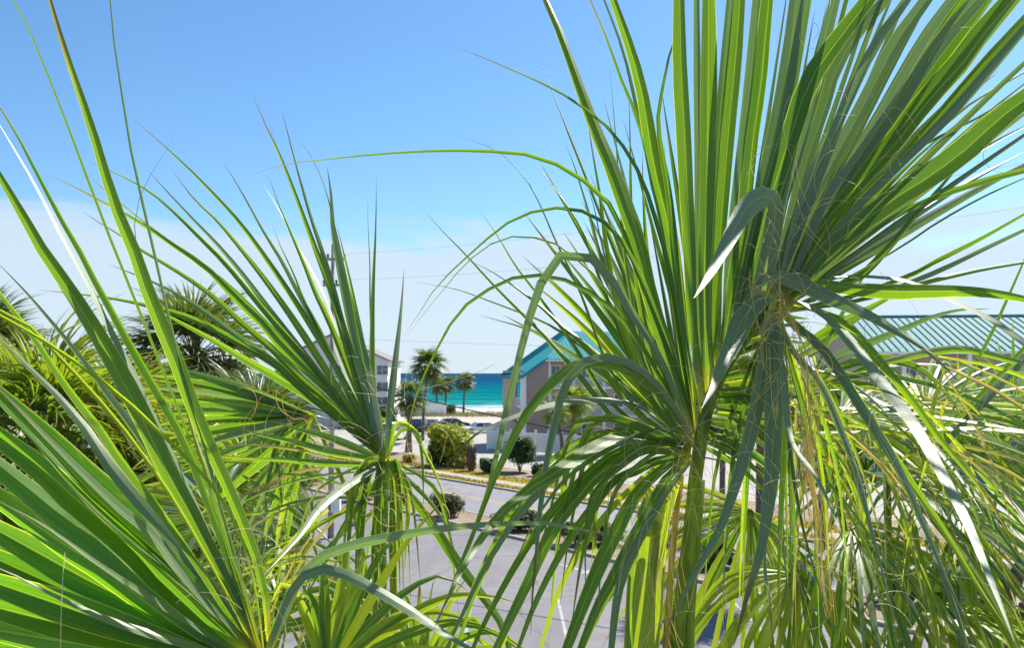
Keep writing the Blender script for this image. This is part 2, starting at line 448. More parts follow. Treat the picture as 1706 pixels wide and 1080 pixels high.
for nm, s0, wd in (('kerb', 0.08, .16), ('kerb', 2.55, .10), ('kerb', 10.1, .18)):
    for k in range(-16, 16):      # kerb stones 4 m long with a small joint
        b = MB(); c = rp(k * 4 + 2, s0, .06)
        b.box(c, (3.98, wd, .14), (RD, RN, Vector((0, 0, 1))))
        o = b.build('kerb_stone', M['concrete']); o['kind'] = 'structure'
b = MB()
for s0 in (6.2, 6.45):
    b.add([rp(-90, s0, .012), rp(90, s0, .012), rp(90, s0 + .12, .012), rp(-90, s0 + .12, .012)], [(0, 1, 2, 3)])
o = b.build('road_markings', M['yellowline']); o['kind'] = 'structure'
for s0 in (2.95, 9.6):
    quad('road_markings', [rp(-90, s0, .012), rp(90, s0, .012), rp(90, s0 + .12, .012), rp(-90, s0 + .12, .012)], M['whiteline'])
for k in range(-6, 9):
    x = -1.4 + 3.05 * k
    quad('parking_stripe', [(x - .04, 21.5, .009), (x + .06, 21.5, .009), (x + .02, 28.6, .009), (x - .08, 28.6, .009)], M['whiteline'])
# painted arrow on the lot
ar = gnd(965, 950); a0 = Vector((ar.x, ar.y, .009))
def ap(x, y): return a0 + RD * x + RN * y
b = MB()
b.add([ap(-1.2, -.09), ap(.3, -.09), ap(.3, .09), ap(-1.2, .09)], [(0, 1, 2, 3)])
b.add([ap(.32, -.4), ap(1.2, 0), ap(.32, .4)], [(0, 1, 2)])
o = b.build('lane_arrow', M['whiteline']); o['kind'] = 'structure'

# ------------------------------------------------------------------ buildings
UP = Vector((0, 0, 1))
def window(parent, c, wdt, hgt, ux, nrm, frame='white', name='window'):
    """frame as the part, glass and sill as its sub-parts; c is on the wall face, nrm points out"""
    c = Vector(c)
    f = MB(); t = .09
    f.box(c + UP * (hgt / 2) + nrm * .03, (wdt + 2 * t, .08, t), (ux, nrm, UP))
    f.box(c - UP * (hgt / 2) + nrm * .03, (wdt + 2 * t, .08, t), (ux, nrm, UP))
    for s in (-1, 1):
        f.box(c + ux * (s * wdt / 2) + nrm * .031, (t, .08, hgt - t), (ux, nrm, UP))
    f.box(c + nrm * .032, (.05, .05, hgt - t), (ux, nrm, UP))
    fr = f.build(name, M[frame], parent)
    p = MB(); p.box(c + nrm * .012, (wdt - .02, .02, hgt - .02), (ux, nrm, UP)); p.build('pane', M['glass'], fr)
    s_ = MB(); s_.box(c - UP * (hgt / 2 + .09) + nrm * .07, (wdt + .3, .14, .07), (ux, nrm, UP)); s_.build('sill', M[frame], fr)
    return fr
def railing(parent, a, b_, h, nrm, name='balcony_railing'):
    a, b_ = Vector(a), Vector(b_); d = (b_ - a); L = d.length; ux = d.normalized()
    m = MB()
    m.box((a + b_) / 2 + UP * h, (L, .08, .07), (ux, nrm, UP))
    m.box((a + b_) / 2 + UP * .1, (L, .06, .06), (ux, nrm, UP))
    k = max(2, int(L / .14))
    for i in range(k + 1):
        m.box(a + d * (i / k) + UP * (h / 2 + .03), (.035, .035, h - .13), (ux, nrm, UP))
    return m.build(name, M['white'], parent)

# cream gable house behind the left palms
def cream_house():
    Y = 120.0
    t = empty('beach_house', (-26.3, Y, 0), 'cream gabled beach house by the sea, left of the tall palm', 'house')
    ux, nr = Vector((1, 0, 0)), Vector((0, -1, 0))
    xl, xr, xm, ze, zp = -35.0, -18.6, -26.8, 9.9, 13.7
    v = [(xl, Y, 0), (xr, Y, 0), (xr, Y, ze), (xm, Y, zp), (xl, Y, ze), (xl, Y + 14, 0), (xr, Y + 14, 0), (xr, Y + 14, ze), (xm, Y + 14, zp), (xl, Y + 14, ze)]
    mesh('wall', v, [(0, 1, 2, 3, 4), (9, 8, 7, 6, 5), (1, 6, 7, 2), (5, 0, 4, 9)], M['cream'], t)
    for s, x in ((-1, xl), (1, xr)):
        m = MB(); sl_ = Vector((x - xm, 0, ze - zp)); L = sl_.length; ax = sl_.normalized(); n = Vector((-ax.z * 1, 0, ax.x)) * (1 if ax.x > 0 else -1)
        m.box(Vector((xm, Y + 7, zp)) + ax * (L / 2 + .3) + Vector((0, 0, .16)), (L + .6, 15.2, .16), (ax, Vector((0, 1, 0)), ax.cross(Vector((0, 1, 0)))))
        m.build('roof', M['roofgrey'], t)
    for px in (637, 600, 560):
        for py in (617, 645, 668):
            c = at(px, py, Y); window(t, (c.x, Y - .004, c.z), 1.7, 1.45 if py < 660 else 1.2, ux, nr)
cream_house()

# teal roofed house right of the sea gap
def teal_house():
    O = Vector((1.27, 85, 0)); sd = Vector((-.26, .966, 0)); fd = Vector((.966, .26, 0)); nf = -sd; nl = -fd
    def q(u, v, z): return O + fd * u + sd * v + UP * z
    t = empty('teal_roof_house', O, 'taupe beach house with bright teal metal roof beside the sea view', 'house')
    sl_ = .69
    # left end wall with its sloping top, side wall pieces round the balconies
    mesh('gable_wall', [q(0, 0, 0), q(2.7, 0, 0), q(2.7, 0, 8 + 2.7 * sl_ - .05), q(0, 0, 7.95), q(2.7, 1.2, 0), q(2.7, 1.2, 9.4)], [(0, 1, 2, 3), (1, 4, 5, 2)], M['mauve'], t)
    mesh('front_wall', [q(2.7, 1.2, 0), q(22, 1.2, 0), q(22, 1.2, 9.7), q(2.7, 1.2, 9.7)], [(0, 1, 2, 3)], M['beige'], t)
    m = MB()
    for v0, v1, z0, z1 in ((3.4, 9, 0, 8.3), (.5, 3.4, 7.0, 8.3), (.5, 3.4, 3.0, 4.3), (.5, 3.4, 0, .9)):
        m.box(q(.1, (v0 + v1) / 2, (z0 + z1) / 2), (.2, v1 - v0, z1 - z0), (fd, sd, UP))
    m.build('side_wall', M['beige'], t)
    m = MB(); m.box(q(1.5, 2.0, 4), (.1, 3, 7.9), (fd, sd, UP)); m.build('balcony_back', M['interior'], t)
    for z in (.9, 4.3):
        railing(t, q(.0, .5, z), q(.0, 3.4, z), 1.0, nl)
    m = MB(); m.box(q(-.03, .2, 4), (.5, .56, 8), (fd, sd, UP)); m.build('corner_post', M['white'], t)
    # roof planes meeting at a valley
    def slab(name, pts, mat):
        v = [Vector(p) for p in pts]; n = len(v)
        vv = v + [p - UP * .22 for p in v]
        f = [tuple(range(n)), tuple(range(2 * n - 1, n - 1, -1))] + [(i, i + n, (i + 1) % n + n, (i + 1) % n) for i in range(n)]
        return mesh(name, vv, f, M[mat], t)
    zl = lambda u: 8.0 + sl_ * u
    r1 = slab('roof', [q(-.5, -.4, zl(-.5)), q(2.1, -.4, zl(2.1)), q(2.17, -.1, zl(2.17)), q(6.96, 5, zl(6.96)), q(7, 9.4, zl(7)), q(-.5, 9.4, zl(-.5))], 'teal')
    r2 = slab('roof', [q(2.18, -.1, 9.5), q(22.5, -.1, 9.5), q(22.5, 5, 12.8), q(6.97, 5, 12.8)], 'teal')
    slab('roof', [q(7.02, 5.02, 12.8), q(22.5, 5.02, 12.8), q(22.5, 10.2, 9.5), q(7.02, 10.2, 9.5)], 'teal')
    slab('roof', [q(7.01, 9.4, zl(7)), q(7.01, 5.03, zl(7)), q(12, 9.4, 9.5)], 'teal')
    for k in range(24):       # standing seams
        v = -.2 + .4 * k
        if v > 5: 
            m = MB(); m.tube([q(-.5, v, zl(-.5) + .02), q(6.95, v, zl(6.95) + .02)], .03, 4); m.build('roof_seam', M['teal'], r1)
    for k in range(46):
        u = 2.6 + .43 * k
        v0 = -.1 if u > 2.2 else 0
        z0 = 9.5
        v1 = min(5, (u - 2.18) / 4.79 * 5.1 - .1)
        m = MB(); m.tube([q(u, -.1, z0 + .01), q(u, v1, z0 + (v1 + .1) * .647 + .01)], .02, 4); m.build('roof_seam', M['teal'], r2)
    m = MB(); m.box(q(.9, -.42, 8.42), (3.2, .1, .22), ((fd + UP * sl_).normalized(), sd, (UP - fd * sl_).normalized())); m.build('rake_board', M['teal'], t)
    m = MB(); m.box(q(12.3, -.18, 9.34), (20, .14, .16), (fd, sd, UP)); m.build('gutter', M['white'], t)
    for u in (3.9, 7.4, 11.2, 15.0):
        for z in (8.1, 4.9, 1.7):
            window(t, q(u, 1.2, z), 1.0, 1.5, fd, nf)
    for u in (2.95, 5.7, 9.2):
        m = MB(); m.box(q(u, .5, 4.7), (.28, .28, 9.4), (fd, sd, UP)); m.build('post', M['white'], t)
    for z in (3.2, 6.4):
        m = MB(); m.box(q(9, .68, z), (12.4, 1.0, .2), (fd, sd, UP)); m.build('balcony', M['white'], t)
        railing(t, q(2.95, .3, z + .1), q(15, .3, z + .1), 1.0, nf)
teal_house()

# big apartment building on the right
def apartment():
    Y = 66.0
    O = at(1432, HY, Y); O.z = 0
    fd = Vector((.995, -.10, 0)).normalized(); sd = Vector((.10, .995, 0)).normalized(); nf = -sd
    def q(u, v, z): return O + fd * u + sd * v + UP * z
    t = empty('apartment_building', O, 'beige apartment building with pale teal ribbed metal roof on the right', 'building')
    ze, zr = 9.75, 13.0
    # projecting bay at left, long wing right
    mesh('wall', [q(0, 0, 0), q(34, 0, 0), q(34, 0, ze), q(0, 0, ze), q(0, 13, 0), q(0, 13, ze), q(0, 6.5, zr - .3)], [(0, 1, 2, 3), (4, 0, 3, 6, 5)], M['beige'], t)
    def slab(pts):
        v = [Vector(p) for p in pts]; n = len(v)
        vv = v + [p - UP * .18 for p in v]
        return mesh('roof', vv, [tuple(range(n)), tuple(range(2 * n - 1, n - 1, -1))] + [(i, i + n, (i + 1) % n + n, (i + 1) % n) for i in range(n)], M['paleteal'], t)
    r = slab([q(-.5, -1.1, ze), q(34.6, -1.1, ze), q(34.6, 6.4, zr), q(-.5, 6.4, zr)])
    slab([q(-.5, 6.42, zr), q(34.6, 6.42, zr), q(34.6, 14, ze), q(-.5, 14, ze)])
    k = 0
    u = -.3
    while u < 34.5:
        m = MB(); m.tube([q(u, -1.12, ze + .05), q(u, 6.4, zr + .05)], .04, 4); m.build('roof_seam', M['seam'], r)
        u += .62
    m = MB(); m.tube([q(-.55, 6.42, zr + .08), q(34.6, 6.42, zr + .08)], .12, 6); m.build('ridge_cap', M['seam'], t)
    m = MB(); m.box(q(17, -1.2, ze - .12), (35.2, .16, .2), (fd, sd, UP)); m.build('gutter', M['white'], t)
    for z in (3.1, 6.3):
        m = MB(); m.box(q(17.5, -.75, z), (30, 1.48, .22), (fd, sd, UP)); m.build('balcony', M['white'], t)
        for a_ in (3, 8.0, 13.0, 18, 23, 28):
            railing(t, q(a_ + .2, -1.35, z + .12), q(a_ + 4.8, -1.35, z + .12), 1.05, nf)
    for a_ in (3, 8, 13, 18, 23, 28, 32.5):
        m = MB(); m.box(q(a_, -1.3, ze / 2 - .1), (.3, .3, ze - .25), (fd, sd, UP)); m.build('post', M['white'], t)
    for i in range(12):
        for z in (1.5, 4.8, 8.0):
            window(t, q(1.3 + 2.6 * i, -.004, z), 1.15, 1.5 if i % 2 else 2.0, fd, nf)
apartment()

# low white sea wall blocks
for (x0, x1, yt, yb, Y, lab) in ((655, 689, 683, 694, 148, 'short low white wall left of the tall palm by the beach'), (690, 743, 673, 692, 151, 'long pale grey sea wall on the beach behind the dark car')):
    a = at(x0, yb, Y); c = at(x1, yb, Y); zt = at(x0, yt, Y).z
    b = MB(); b.box(((a.x + c.x) / 2, Y, zt / 2), (c.x - a.x, .3, zt)); o = b.build('sea_wall', M['white'])
    tag(o, lab, 'wall')
    b = MB(); b.box(((a.x + c.x) / 2, Y, zt + .06), (c.x - a.x + .2, .45, .1)); b.build('coping', M['concrete'], o)

# white vinyl fence
def fence():
    a, c = gnd(812, 750), gnd(1030, 768)
    t = empty('vinyl_fence', a, 'long white vinyl picket fence in front of the teal roofed house', 'fence')
    d = c - a; L = d.length; ux = d.normalized(); n = ux.cross(UP); N = 10; h = 2.1
    for i in range(N + 1):
        p = a + d * (i / N)
        m = MB(); m.box(p + UP * (h / 2 + .08), (.14, .14, h + .16), (ux, n, UP)); m.box(p + UP * (h + .2), (.2, .2, .07), (ux, n, UP)); m.build('post', M['white'], t)
    for i in range(N):
        p0 = a + d * (i / N); m = MB(); l = L / N
        for z in (.2, h - .1):
            m.box(p0 + ux * (l / 2) + UP * z, (l - .15, .06, .1), (ux, n, UP))
        k = int(l / .115)
        for j in range(1, k):
            m.box(p0 + ux * (l * j / k) + UP * (h / 2 + .02), (.075, .03, h - .35), (ux, n, UP))
        m.build('fence_panel', M['white'], t)
fence()
# white garden shed wall beside the white car
b = MB(); p = gnd(826, 748); b.box((p.x, p.y + 1.5, 1.15), (1.9, 3, 2.3)); o = b.build('garden_shed', M['white'])
tag(o, 'small white shed at the left end of the white fence', 'shed')
b = MB(); b.box((p.x, p.y + 1.5, 2.36), (2.2, 3.3, .1)); b.build('roof', M['metal'], o)
b = MB(); b.box((p.x, p.y - .03, 1.0), (.9, .05, 1.9)); b.build('door', M['concrete'], o)

# ------------------------------------------------------------------ utility pole and wires
pb = gnd(551, 897)
PX, PY = pb.x, pb.y
def utility_pole():
    t = empty('utility_pole', (PX, PY, 0), 'tall grey wooden utility pole rising behind the left palm fan', 'utility pole')
    ztop = at(555, 407, PY).z
    m = MB(); m.tube([(PX, PY, 0), (PX + .05, PY, ztop * .5), (PX + .12, PY, ztop)], [.155, .12, .085], 12); m.build('pole', M['wood'], t, True)
    for z, L in ((ztop - .75, 1.25), (ztop - 2.0, .9)):
        m = MB(); m.box((PX + .12, PY - .16, z), (L, .1, .12)); ca = m.build('crossarm', M['wood'], t)
        for s in (-.9, -.35, .42, .92):
            i = MB(); x = PX + .12 + s * L / 2; i.tube([(x, PY - .16, z + .06), (x, PY - .16, z + .12), (x, PY - .16, z + .2), (x, PY - .16, z + .26)], [.03, .06, .06, .03], 8); i.build('insulator', M['ceramic'], ca)
    m = MB(); m.box((PX + .3, PY - .22, at(560, 836, PY).z), (.42, .3, 1.0)); m.build('meter_box', M['white'], t)
    return ztop
ZT = utility_pole()
def wire(a, b_, sag, r, label, group=None):
    a, b_ = Vector(a), Vector(b_); P = []
    for i in range(25):
        k = i / 24; p = a.lerp(b_, k); p.z -= sag * 4 * k * (1 - k); P.append(p)
    m = MB(); m.tube(P, r, 5); o = m.build('power_line', M['black'] if r > .02 else M['metal'])
    tag(o, label, 'power line', group)
wire((PX + .1, PY - .2, at(555, 626, PY).z), at(1330, 790, 26), .25, .028, 'thick black cable running low across the sea view')
wire((PX + .15, PY - .2, at(555, 564, PY).z), at(1330, 588, 34), .05, .006, 'thin pale wire crossing the sky just above the horizon')
wire((PX + .6, PY - .16, ZT - .5), at(2150, 190, 17), .5, .0045, 'uppermost thin wire across the sky at right')
wire((PX + .45, PY - .16, ZT - 1.75), at(2150, 275, 17), .5, .0045, 'thin wire just below the uppermost wire at right')

# ------------------------------------------------------------------ cars
def car(loc, rz, body, label, kind='suv', glassmat='glass'):
    t = empty('parked_car', loc, label, 'car', 'cars parked by the beach')
    rot = Matrix.Rotation(rz, 4, 'Z'); T = Matrix.Translation(loc) @ rot
    def tr(v): return [T @ Vector(p) for p in v]
    L, W = (4.8, 1.9) if kind != 'van' else (5.2, 2.0)
    if kind == 'suv':
        low = [(-2.35, .35), (-2.4, .75), (-2.36, 1.0), (1.2, 1.02), (2.2, .92), (2.38, .7), (2.36, .35)]
        top = [(-2.3, 1.0), (-2.1, 1.66), (-1.7, 1.74), (.3, 1.72), (.6, 1.6), (1.35, 1.02)]
    elif kind == 'sedan':
        low = [(-2.3, .32), (-2.38, .65), (-2.3, .9), (1.1, .9), (2.1, .8), (2.32, .6), (2.3, .32)]
        top = [(-1.95, .9), (-1.25, 1.34), (-.8, 1.42), (.2, 1.42), (.5, 1.34), (1.25, .9)]
    else:
        low = [(-2.5, .35), (-2.55, .8), (-2.5, 1.15), (1.5, 1.15), (2.4, 1.0), (2.52, .7), (2.5, .35)]
        top = [(-2.5, 1.15), (-2.45, 1.95), (-2.2, 2.08), (.9, 2.08), (1.2, 1.98), (1.9, 1.15)]
    def prism(pr, w0, w1, zc):
        n = len(pr); v = []
        for s in (-1, 1):
            for (x, z) in pr:
                k = w0 + (w1 - w0) * max(0, (z - zc)) / max(1e-3, max(p[1] for p in pr) - zc)
                v.append((x, s * k / 2, z))
        f = [tuple(range(n))[::-1], tuple(range(n, 2 * n))] + [(i, (i + 1) % n, (i + 1) % n + n, i + n) for i in range(n)]
        return v, f
    def bev(o, wdt=.06):
        md = o.modifiers.new('bevel', 'BEVEL'); md.width = wdt; md.segments = 2; md.limit_method = 'ANGLE'; md.angle_limit = math.radians(25)
    v, f = prism(low, W, W * .97, .3); o = mesh('body', tr(v), f, body, t); bev(o)
    zb = top[0][1]; zt = max(p[1] for p in top)
    v, f = prism([(x, z if z < zt - .03 else z - .03) for x, z in top], W * .93, W * .74, zb); g = mesh('window_glass', tr(v), f, M['glass'], t); bev(g, .04)
    # roof skin and pillars
    m = MB(); xs = [x for x, z in top if z > zt - .2]
    x0, x1 = min(xs), max(xs)
    m.box(T @ Vector(((x0 + x1) / 2, 0, zt - .01)), (x1 - x0 - .1, W * .74, .07), tuple(rot.to_3x3() @ a for a in (Vector((1, 0, 0)), Vector((0, 1, 0)), UP))); r_ = m.build('car_roof', body, t); bev(r_, .03)
    m = MB()
    for s in (-1, 1):
        for (xa, xb) in ((top[0][0] + .05, x0 + .03), (-.35, -.4), (top[-1][0] - .05, x1 - .03)):
            m.tube([T @ Vector((xa, s * W * .462, zb)), T @ Vector((xb, s * W * .372, zt - .03))], .045, 5)
    m.build('pillars', body, t)
    for sx in (-1.45, 1.45):
        for s in (-1, 1):
            m = MB(); c = Vector((sx, s * (W / 2 - .08), .34))
            m.tube([T @ (c + Vector((0, -.11, 0))), T @ (c + Vector((0, .11, 0)))], .34, 16); wh = m.build('wheel', M['black'], t)
            m = MB(); m.tube([T @ (c + Vector((0, s * .1, 0))), T @ (c + Vector((0, s * .125, 0)))], .21, 12); m.build('rim', M['rim'], wh)
    ax = tuple(rot.to_3x3() @ a for a in (Vector((1, 0, 0)), Vector((0, 1, 0)), UP))
    for s in (-1, 1):
        m = MB(); m.box(T @ Vector((low[2][0] - .02, s * W * .4, low[2][1] - .14)), (.1, .26, .24), ax); m.build('tail_light', M['lampred'], t)
        m = MB(); m.box(T @ Vector((low[5][0] - .03, s * W * .36, low[5][1] + .02)), (.12, .36, .14), ax); m.build('headlight', M['lampwhite'], t)
        m = MB(); m.box(T @ Vector((1.0, s * (W / 2 + .08), zb + .06)), (.12, .18, .14), ax); m.build('wing_mirror', body, t)
    m = MB(); m.box(T @ Vector((low[1][0] - .03, 0, .48)), (.14, W * .94, .2), ax); m.box(T @ Vector((low[5][0] + .02, 0, .46)), (.14, W * .94, .2), ax); m.build('bumper', M['black'], t)
navy = paint('navy_paint', (0.02, 0.03, 0.06)); maroon = paint('dark_red_paint', (0.10, 0.015, 0.02)); silver = paint('white_car_paint', (0.72, 0.73, 0.76)); blackp = paint('black_car_paint', (0.02, 0.02, 0.024)); whitev = paint('van_white_paint', (0.76, 0.76, 0.76))
p = gnd(700, 719); car(p, math.radians(80), navy, 'dark navy SUV parked tail first beside the tall palm trunk')
p = gnd(719, 716); car(p, math.radians(82), maroon, 'low dark red car parked just right of the navy SUV', 'sedan')
p = gnd(755, 714); car(p, math.radians(20), blackp, 'black car parked behind the large yellow green shrub', 'sedan')
p = gnd(799, 722); car(p, math.radians(-158), silver, 'white car with dark windscreen parked left of the white fence', 'sedan')
p = gnd(655, 734); car(p, math.radians(70), whitev, 'white van parked behind the left palm fan', 'van')
p = gnd(1385, 808); car(p, math.radians(150), blackp, 'black SUV parked behind the hanging orange strands', 'suv')
p = gnd(1450, 800); car(p, math.radians(150), silver, 'white SUV parked in front of the apartment building', 'suv')

# ------------------------------------------------------------------ shrubs
def leafcloud(c, rad, n, size, rng, squash_bottom=True):
    """many small bent leaf faces spread through the volume of a lumpy crown"""
    v, f = [], []
    lumps = [(Vector((0, 0, -.1)), .95)] * 6 + [(Vector((rng.uniform(-.7, .7), rng.uniform(-.7, .7), rng.uniform(-.6, .65))), rng.uniform(.3, .55)) for _ in range(16)]
    for i in range(n):
        lp, lr = lumps[rng.randrange(len(lumps))]
        d = Vector((rng.gauss(0, 1), rng.gauss(0, 1), rng.gauss(0, 1))).normalized()
        r_ = lr * (rng.random() ** .4) * (1 + max(0, rng.gauss(0, .13)))
        p = lp + d * r_
        p = Vector((c[0] + p.x * rad[0] * .8, c[1] + p.y * rad[1] * .8, c[2] + p.z * rad[2] * .8))
        a = Vector((rng.gauss(0, 1), rng.gauss(0, 1), rng.gauss(0, 1))).normalized()
        nrm = (d + a * .8 + UP * .3).normalized()
        t1 = nrm.cross(a).normalized(); t2 = nrm.cross(t1)
        s = size * rng.uniform(.6, 1.4)
        b = len(v)
        v += [p - t1 * s, p + t2 * s * .42 - nrm * s * .12, p + t1 * s * 1.1, p - t2 * s * .42 - nrm * s * .12]
        f.append((b, b + 1, b + 2, b + 3))
    return v, f
def shrub(name, loc, rad, mat, label, cat='shrub', n=1800, size=.09, group=None, lift=.0, seed=0):
    rng = random.Random(seed + int(loc.x * 100))
    t = empty(name, loc, label, cat, group)
    m = MB()
    for k in range(5):
        a = k * 1.26 + rng.random(); e = Vector((math.cos(a) * rad[0] * .45, math.sin(a) * rad[1] * .45, lift + rad[2] * 1.1))
        m.tube([loc, loc + e * .45 + Vector((0, 0, .05)), loc + e], [.05, .035, .015], 5)
    m.build('stem', M['boot'], t)
    v, f = leafcloud((loc.x, loc.y, loc.z + lift + rad[2] * .95), rad, n, size, rng)
    mesh('foliage', v, f, M[mat], t)
    return t
p = gnd(749, 777); shrub('rounded_shrub', p, (2.3, 2.0, 2.0), 'fol_yellow', 'large rounded yellow green shrub across the road', n=9000, size=.19, seed=1)
p = gnd(735, 778); shrub('rounded_shrub', p, (1.4, 1.2, 1.35), 'fol_green', 'dark green shrub at the left foot of the large yellow green shrub', n=4000, size=.17, seed=2)
p = gnd(866, 788); shrub('clipped_bush', p, (1.6, 1.5, 1.5), 'fol_green', 'dark round clipped bush on bare stems left of the white fence shadow', 'bush', n=6500, size=.12, lift=.5, seed=3)
p = gnd(813, 790); shrub('clipped_bush', p, (.85, .8, .7), 'fol_green', 'small low dark bush beside the dry lawn, left of the round bush', 'bush', n=3500, size=.11, seed=4)
p = gnd(897, 795); shrub('clipped_bush', p, (.65, .6, .6), 'fol_green', 'smallest low dark bush right of the dark round clipped bush', 'bush', n=2500, size=.11, seed=41)
p = gnd(640, 712); shrub('rounded_shrub', p, (2.6, 1.8, 1.9), 'fol_green', 'dark green shrub in front of the cream beach house', n=3500, size=.2, seed=9)
p = gnd(625, 728); shrub('rounded_shrub', p, (1.7, 1.5, 1.5), 'fol_yellow', 'yellow green shrub left of the white van', n=3000, size=.18, seed=10)
p = gnd(682, 772); shrub('gold_shrub', p, (.8, .6, .5), 'fol_gold', 'bright yellow shrub below the tall palm trunk', n=1400, size=.09, seed=5)
p = gnd(770, 782); shrub('gold_shrub', p, (.9, .6, .45), 'fol_gold', 'bright yellow shrub in front of the large yellow green shrub', n=1400, size=.09, seed=6)
p = gnd(750, 692); shrub('dune_bush', p, (1.6, 1.5, 1.2), 'fol_green', 'dark bush at the right end of the sea wall', 'bush', n=1500, size=.16, seed=8)
for px, py, rx, rz, lab in ((503, 812, 1.5, .75, 'low dusty hedge bush on the median left of the utility pole'),
                            (600, 835, 1.2, .7, 'low hedge bush on the median right of the utility pole'),
                            (655, 848, 1.1, .65, 'low hedge bush on the median below the left palm hub'),
                            (748, 864, 1.15, .72, 'low dusty hedge bush on the median, middle of the open gap'),
                            (865, 888, 1.7, .62, 'low dark hedge bush on the median left of the right palm'),
                            (985, 912, 2.0, .66, 'low hedge bush on the median nearest the right palm stalk'),
                            (1500, 1010, 1.2, .7, 'low hedge bush on the median beyond the right fronds'),
                            (1180, 950, 1.2, .7, 'low hedge bush on the median behind the right palm stalk')):
    p = gnd(px, py); p.z = .1
    shrub('median_bush', p, (rx, .9, rz), 'fol_dusty', lab, 'bush', n=4500, size=.09, group='hedge bushes along the median', seed=px)
# dune grass strip by the beach: nobody could count the blades
rng = random.Random(5); v, f = [], []
for i in range(9000):
    x = rng.uniform(-34, 34); y = rng.uniform(146, 158); h = rng.uniform(.3, 1.0); a = rng.uniform(0, 6.28); b0 = len(v)
    l = rng.uniform(-.3, .3)
    v += [(x - .04 * math.cos(a), y - .04 * math.sin(a), 0), (x + .04 * math.cos(a), y + .04 * math.sin(a), 0), (x + l, y + rng.uniform(-.2, .2), h)]
    f.append((b0, b0 + 1, b0 + 2))
o = mesh('dune_grass', v, f, M['fol_tan']); o['kind'] = 'stuff'
# lawn blades
v, f = [], []
for i in range(16000):
    q_ = rp(rng.uniform(-45, 25), rng.choice((rng.uniform(10.3, 11.5), rng.uniform(12.8, 14.6))), .06); h = rng.uniform(.06, .2); a = rng.uniform(0, 6.28); b0 = len(v)
    v += [(q_.x - .02 * math.cos(a), q_.y - .02 * math.sin(a), .06), (q_.x + .02 * math.cos(a), q_.y + .02 * math.sin(a), .06), (q_.x + rng.uniform(-.06, .06), q_.y + rng.uniform(-.06, .06), .06 + h)]
    f.append((b0, b0 + 1, b0 + 2))
o = mesh('lawn_grass', v, f, M['drygrass']); o['kind'] = 'stuff'

# ------------------------------------------------------------------ palm blades
def catmull(P, n):
    P = np.asarray(P, float)
    if len(P) == 2: P = np.vstack([P[0], (P[0] + P[1]) / 2, P[1]])
    E = np.vstack([2 * P[0] - P[1], P, 2 * P[-1] - P[-2]])
    out_ = []
    for i in range(1, len(E) - 2):
        p0, p1, p2, p3 = E[i - 1], E[i], E[i + 1], E[i + 2]
        for k in range(12):
            t = k / 12
            out_.append(.5 * (2 * p1 + (p2 - p0) * t + (2 * p0 - 5 * p1 + 4 * p2 - p3) * t * t + (3 * p1 - p0 - 3 * p2 + p3) * t ** 3))
    out_.append(E[-2])
    Q = np.array(out_)
    s = np.concatenate([[0], np.cumsum(np.linalg.norm(np.diff(Q, axis=0), axis=1))])
    u = np.linspace(0, s[-1], n)
    return np.stack([np.interp(u, s, Q[:, k]) for k in range(3)], 1), s[-1]

def blade_geo(P, W, h0, h1, fold=.3, w0=.35, peak=.35, roll=0.0, rolle=None, n=None, twist=0.0, power=.9, hr=(0.0, 1.0)):
    """verts, faces, uvs of one leaf segment along the 3-D polyline P (hub first)"""
    if n is None: n = 12 if len(P) < 5 else 20
    C, L = catmull(P, n)
    T = np.gradient(C, axis=0); T /= np.linalg.norm(T, axis=1)[:, None] + 1e-9
    t = np.linspace(0, 1, n)
    h0 = np.asarray(h0, float); h1 = np.asarray(h1 if h1 is not None else h0, float)
    tk = np.clip((t - hr[0]) / (hr[1] - hr[0]), 0, 1)
    k = (tk * tk * (3 - 2 * tk))[:, None]
    H = h0[None] * (1 - k) + h1[None] * k
    N = H - (H * T).sum(1)[:, None] * T
    N /= np.linalg.norm(N, axis=1)[:, None] + 1e-6
    B = np.cross(T, N)
    r = np.radians(roll + ((rolle if rolle is not None else roll) - roll) * t + twist * t)[:, None]
    N2 = N * np.cos(r) + B * np.sin(r); B2 = B * np.cos(r) - N * np.sin(r)
    wv = np.where(t < peak, w0 + (1 - w0) * np.sin(np.clip(t / peak, 0, 1) * math.pi / 2), np.clip(1 - (t - peak) / (1 - peak), 0, 1) ** power)
    wv = np.maximum(wv, .012) * W / 2
    cols = (-1.0, -.52, 0.0, 0.0, .52, 1.0)
    V, UVs = [], []
    sg = 1 if fold >= 0 else -1
    for c in cols:
        a = abs(c)
        V.append(C + B2 * (wv * c)[:, None] - N2 * (wv * fold * (a - .12 * math.sin(a * math.pi)))[:, None])
        UVs.append(np.stack([np.full(n, c * .5 + .5), t], 1))
    V = np.stack(V, 1).reshape(-1, 3); UVs = np.stack(UVs, 1).reshape(-1, 2)
    Fc = []
    for i in range(n - 1):
        for j in (0, 1, 3, 4):
            a = i * 6 + j
            Fc.append((a, a + 1, a + 7, a + 6))
    return V, Fc, UVs

def blade(parent, P, W, h0=(0, -1, 0), h1=None, mat='leaf', name='leaflet', **k):
    V, Fc, U = blade_geo(P, W, h0, h1, **k)
    return mesh(name, V, Fc, M[mat], parent, True, U)

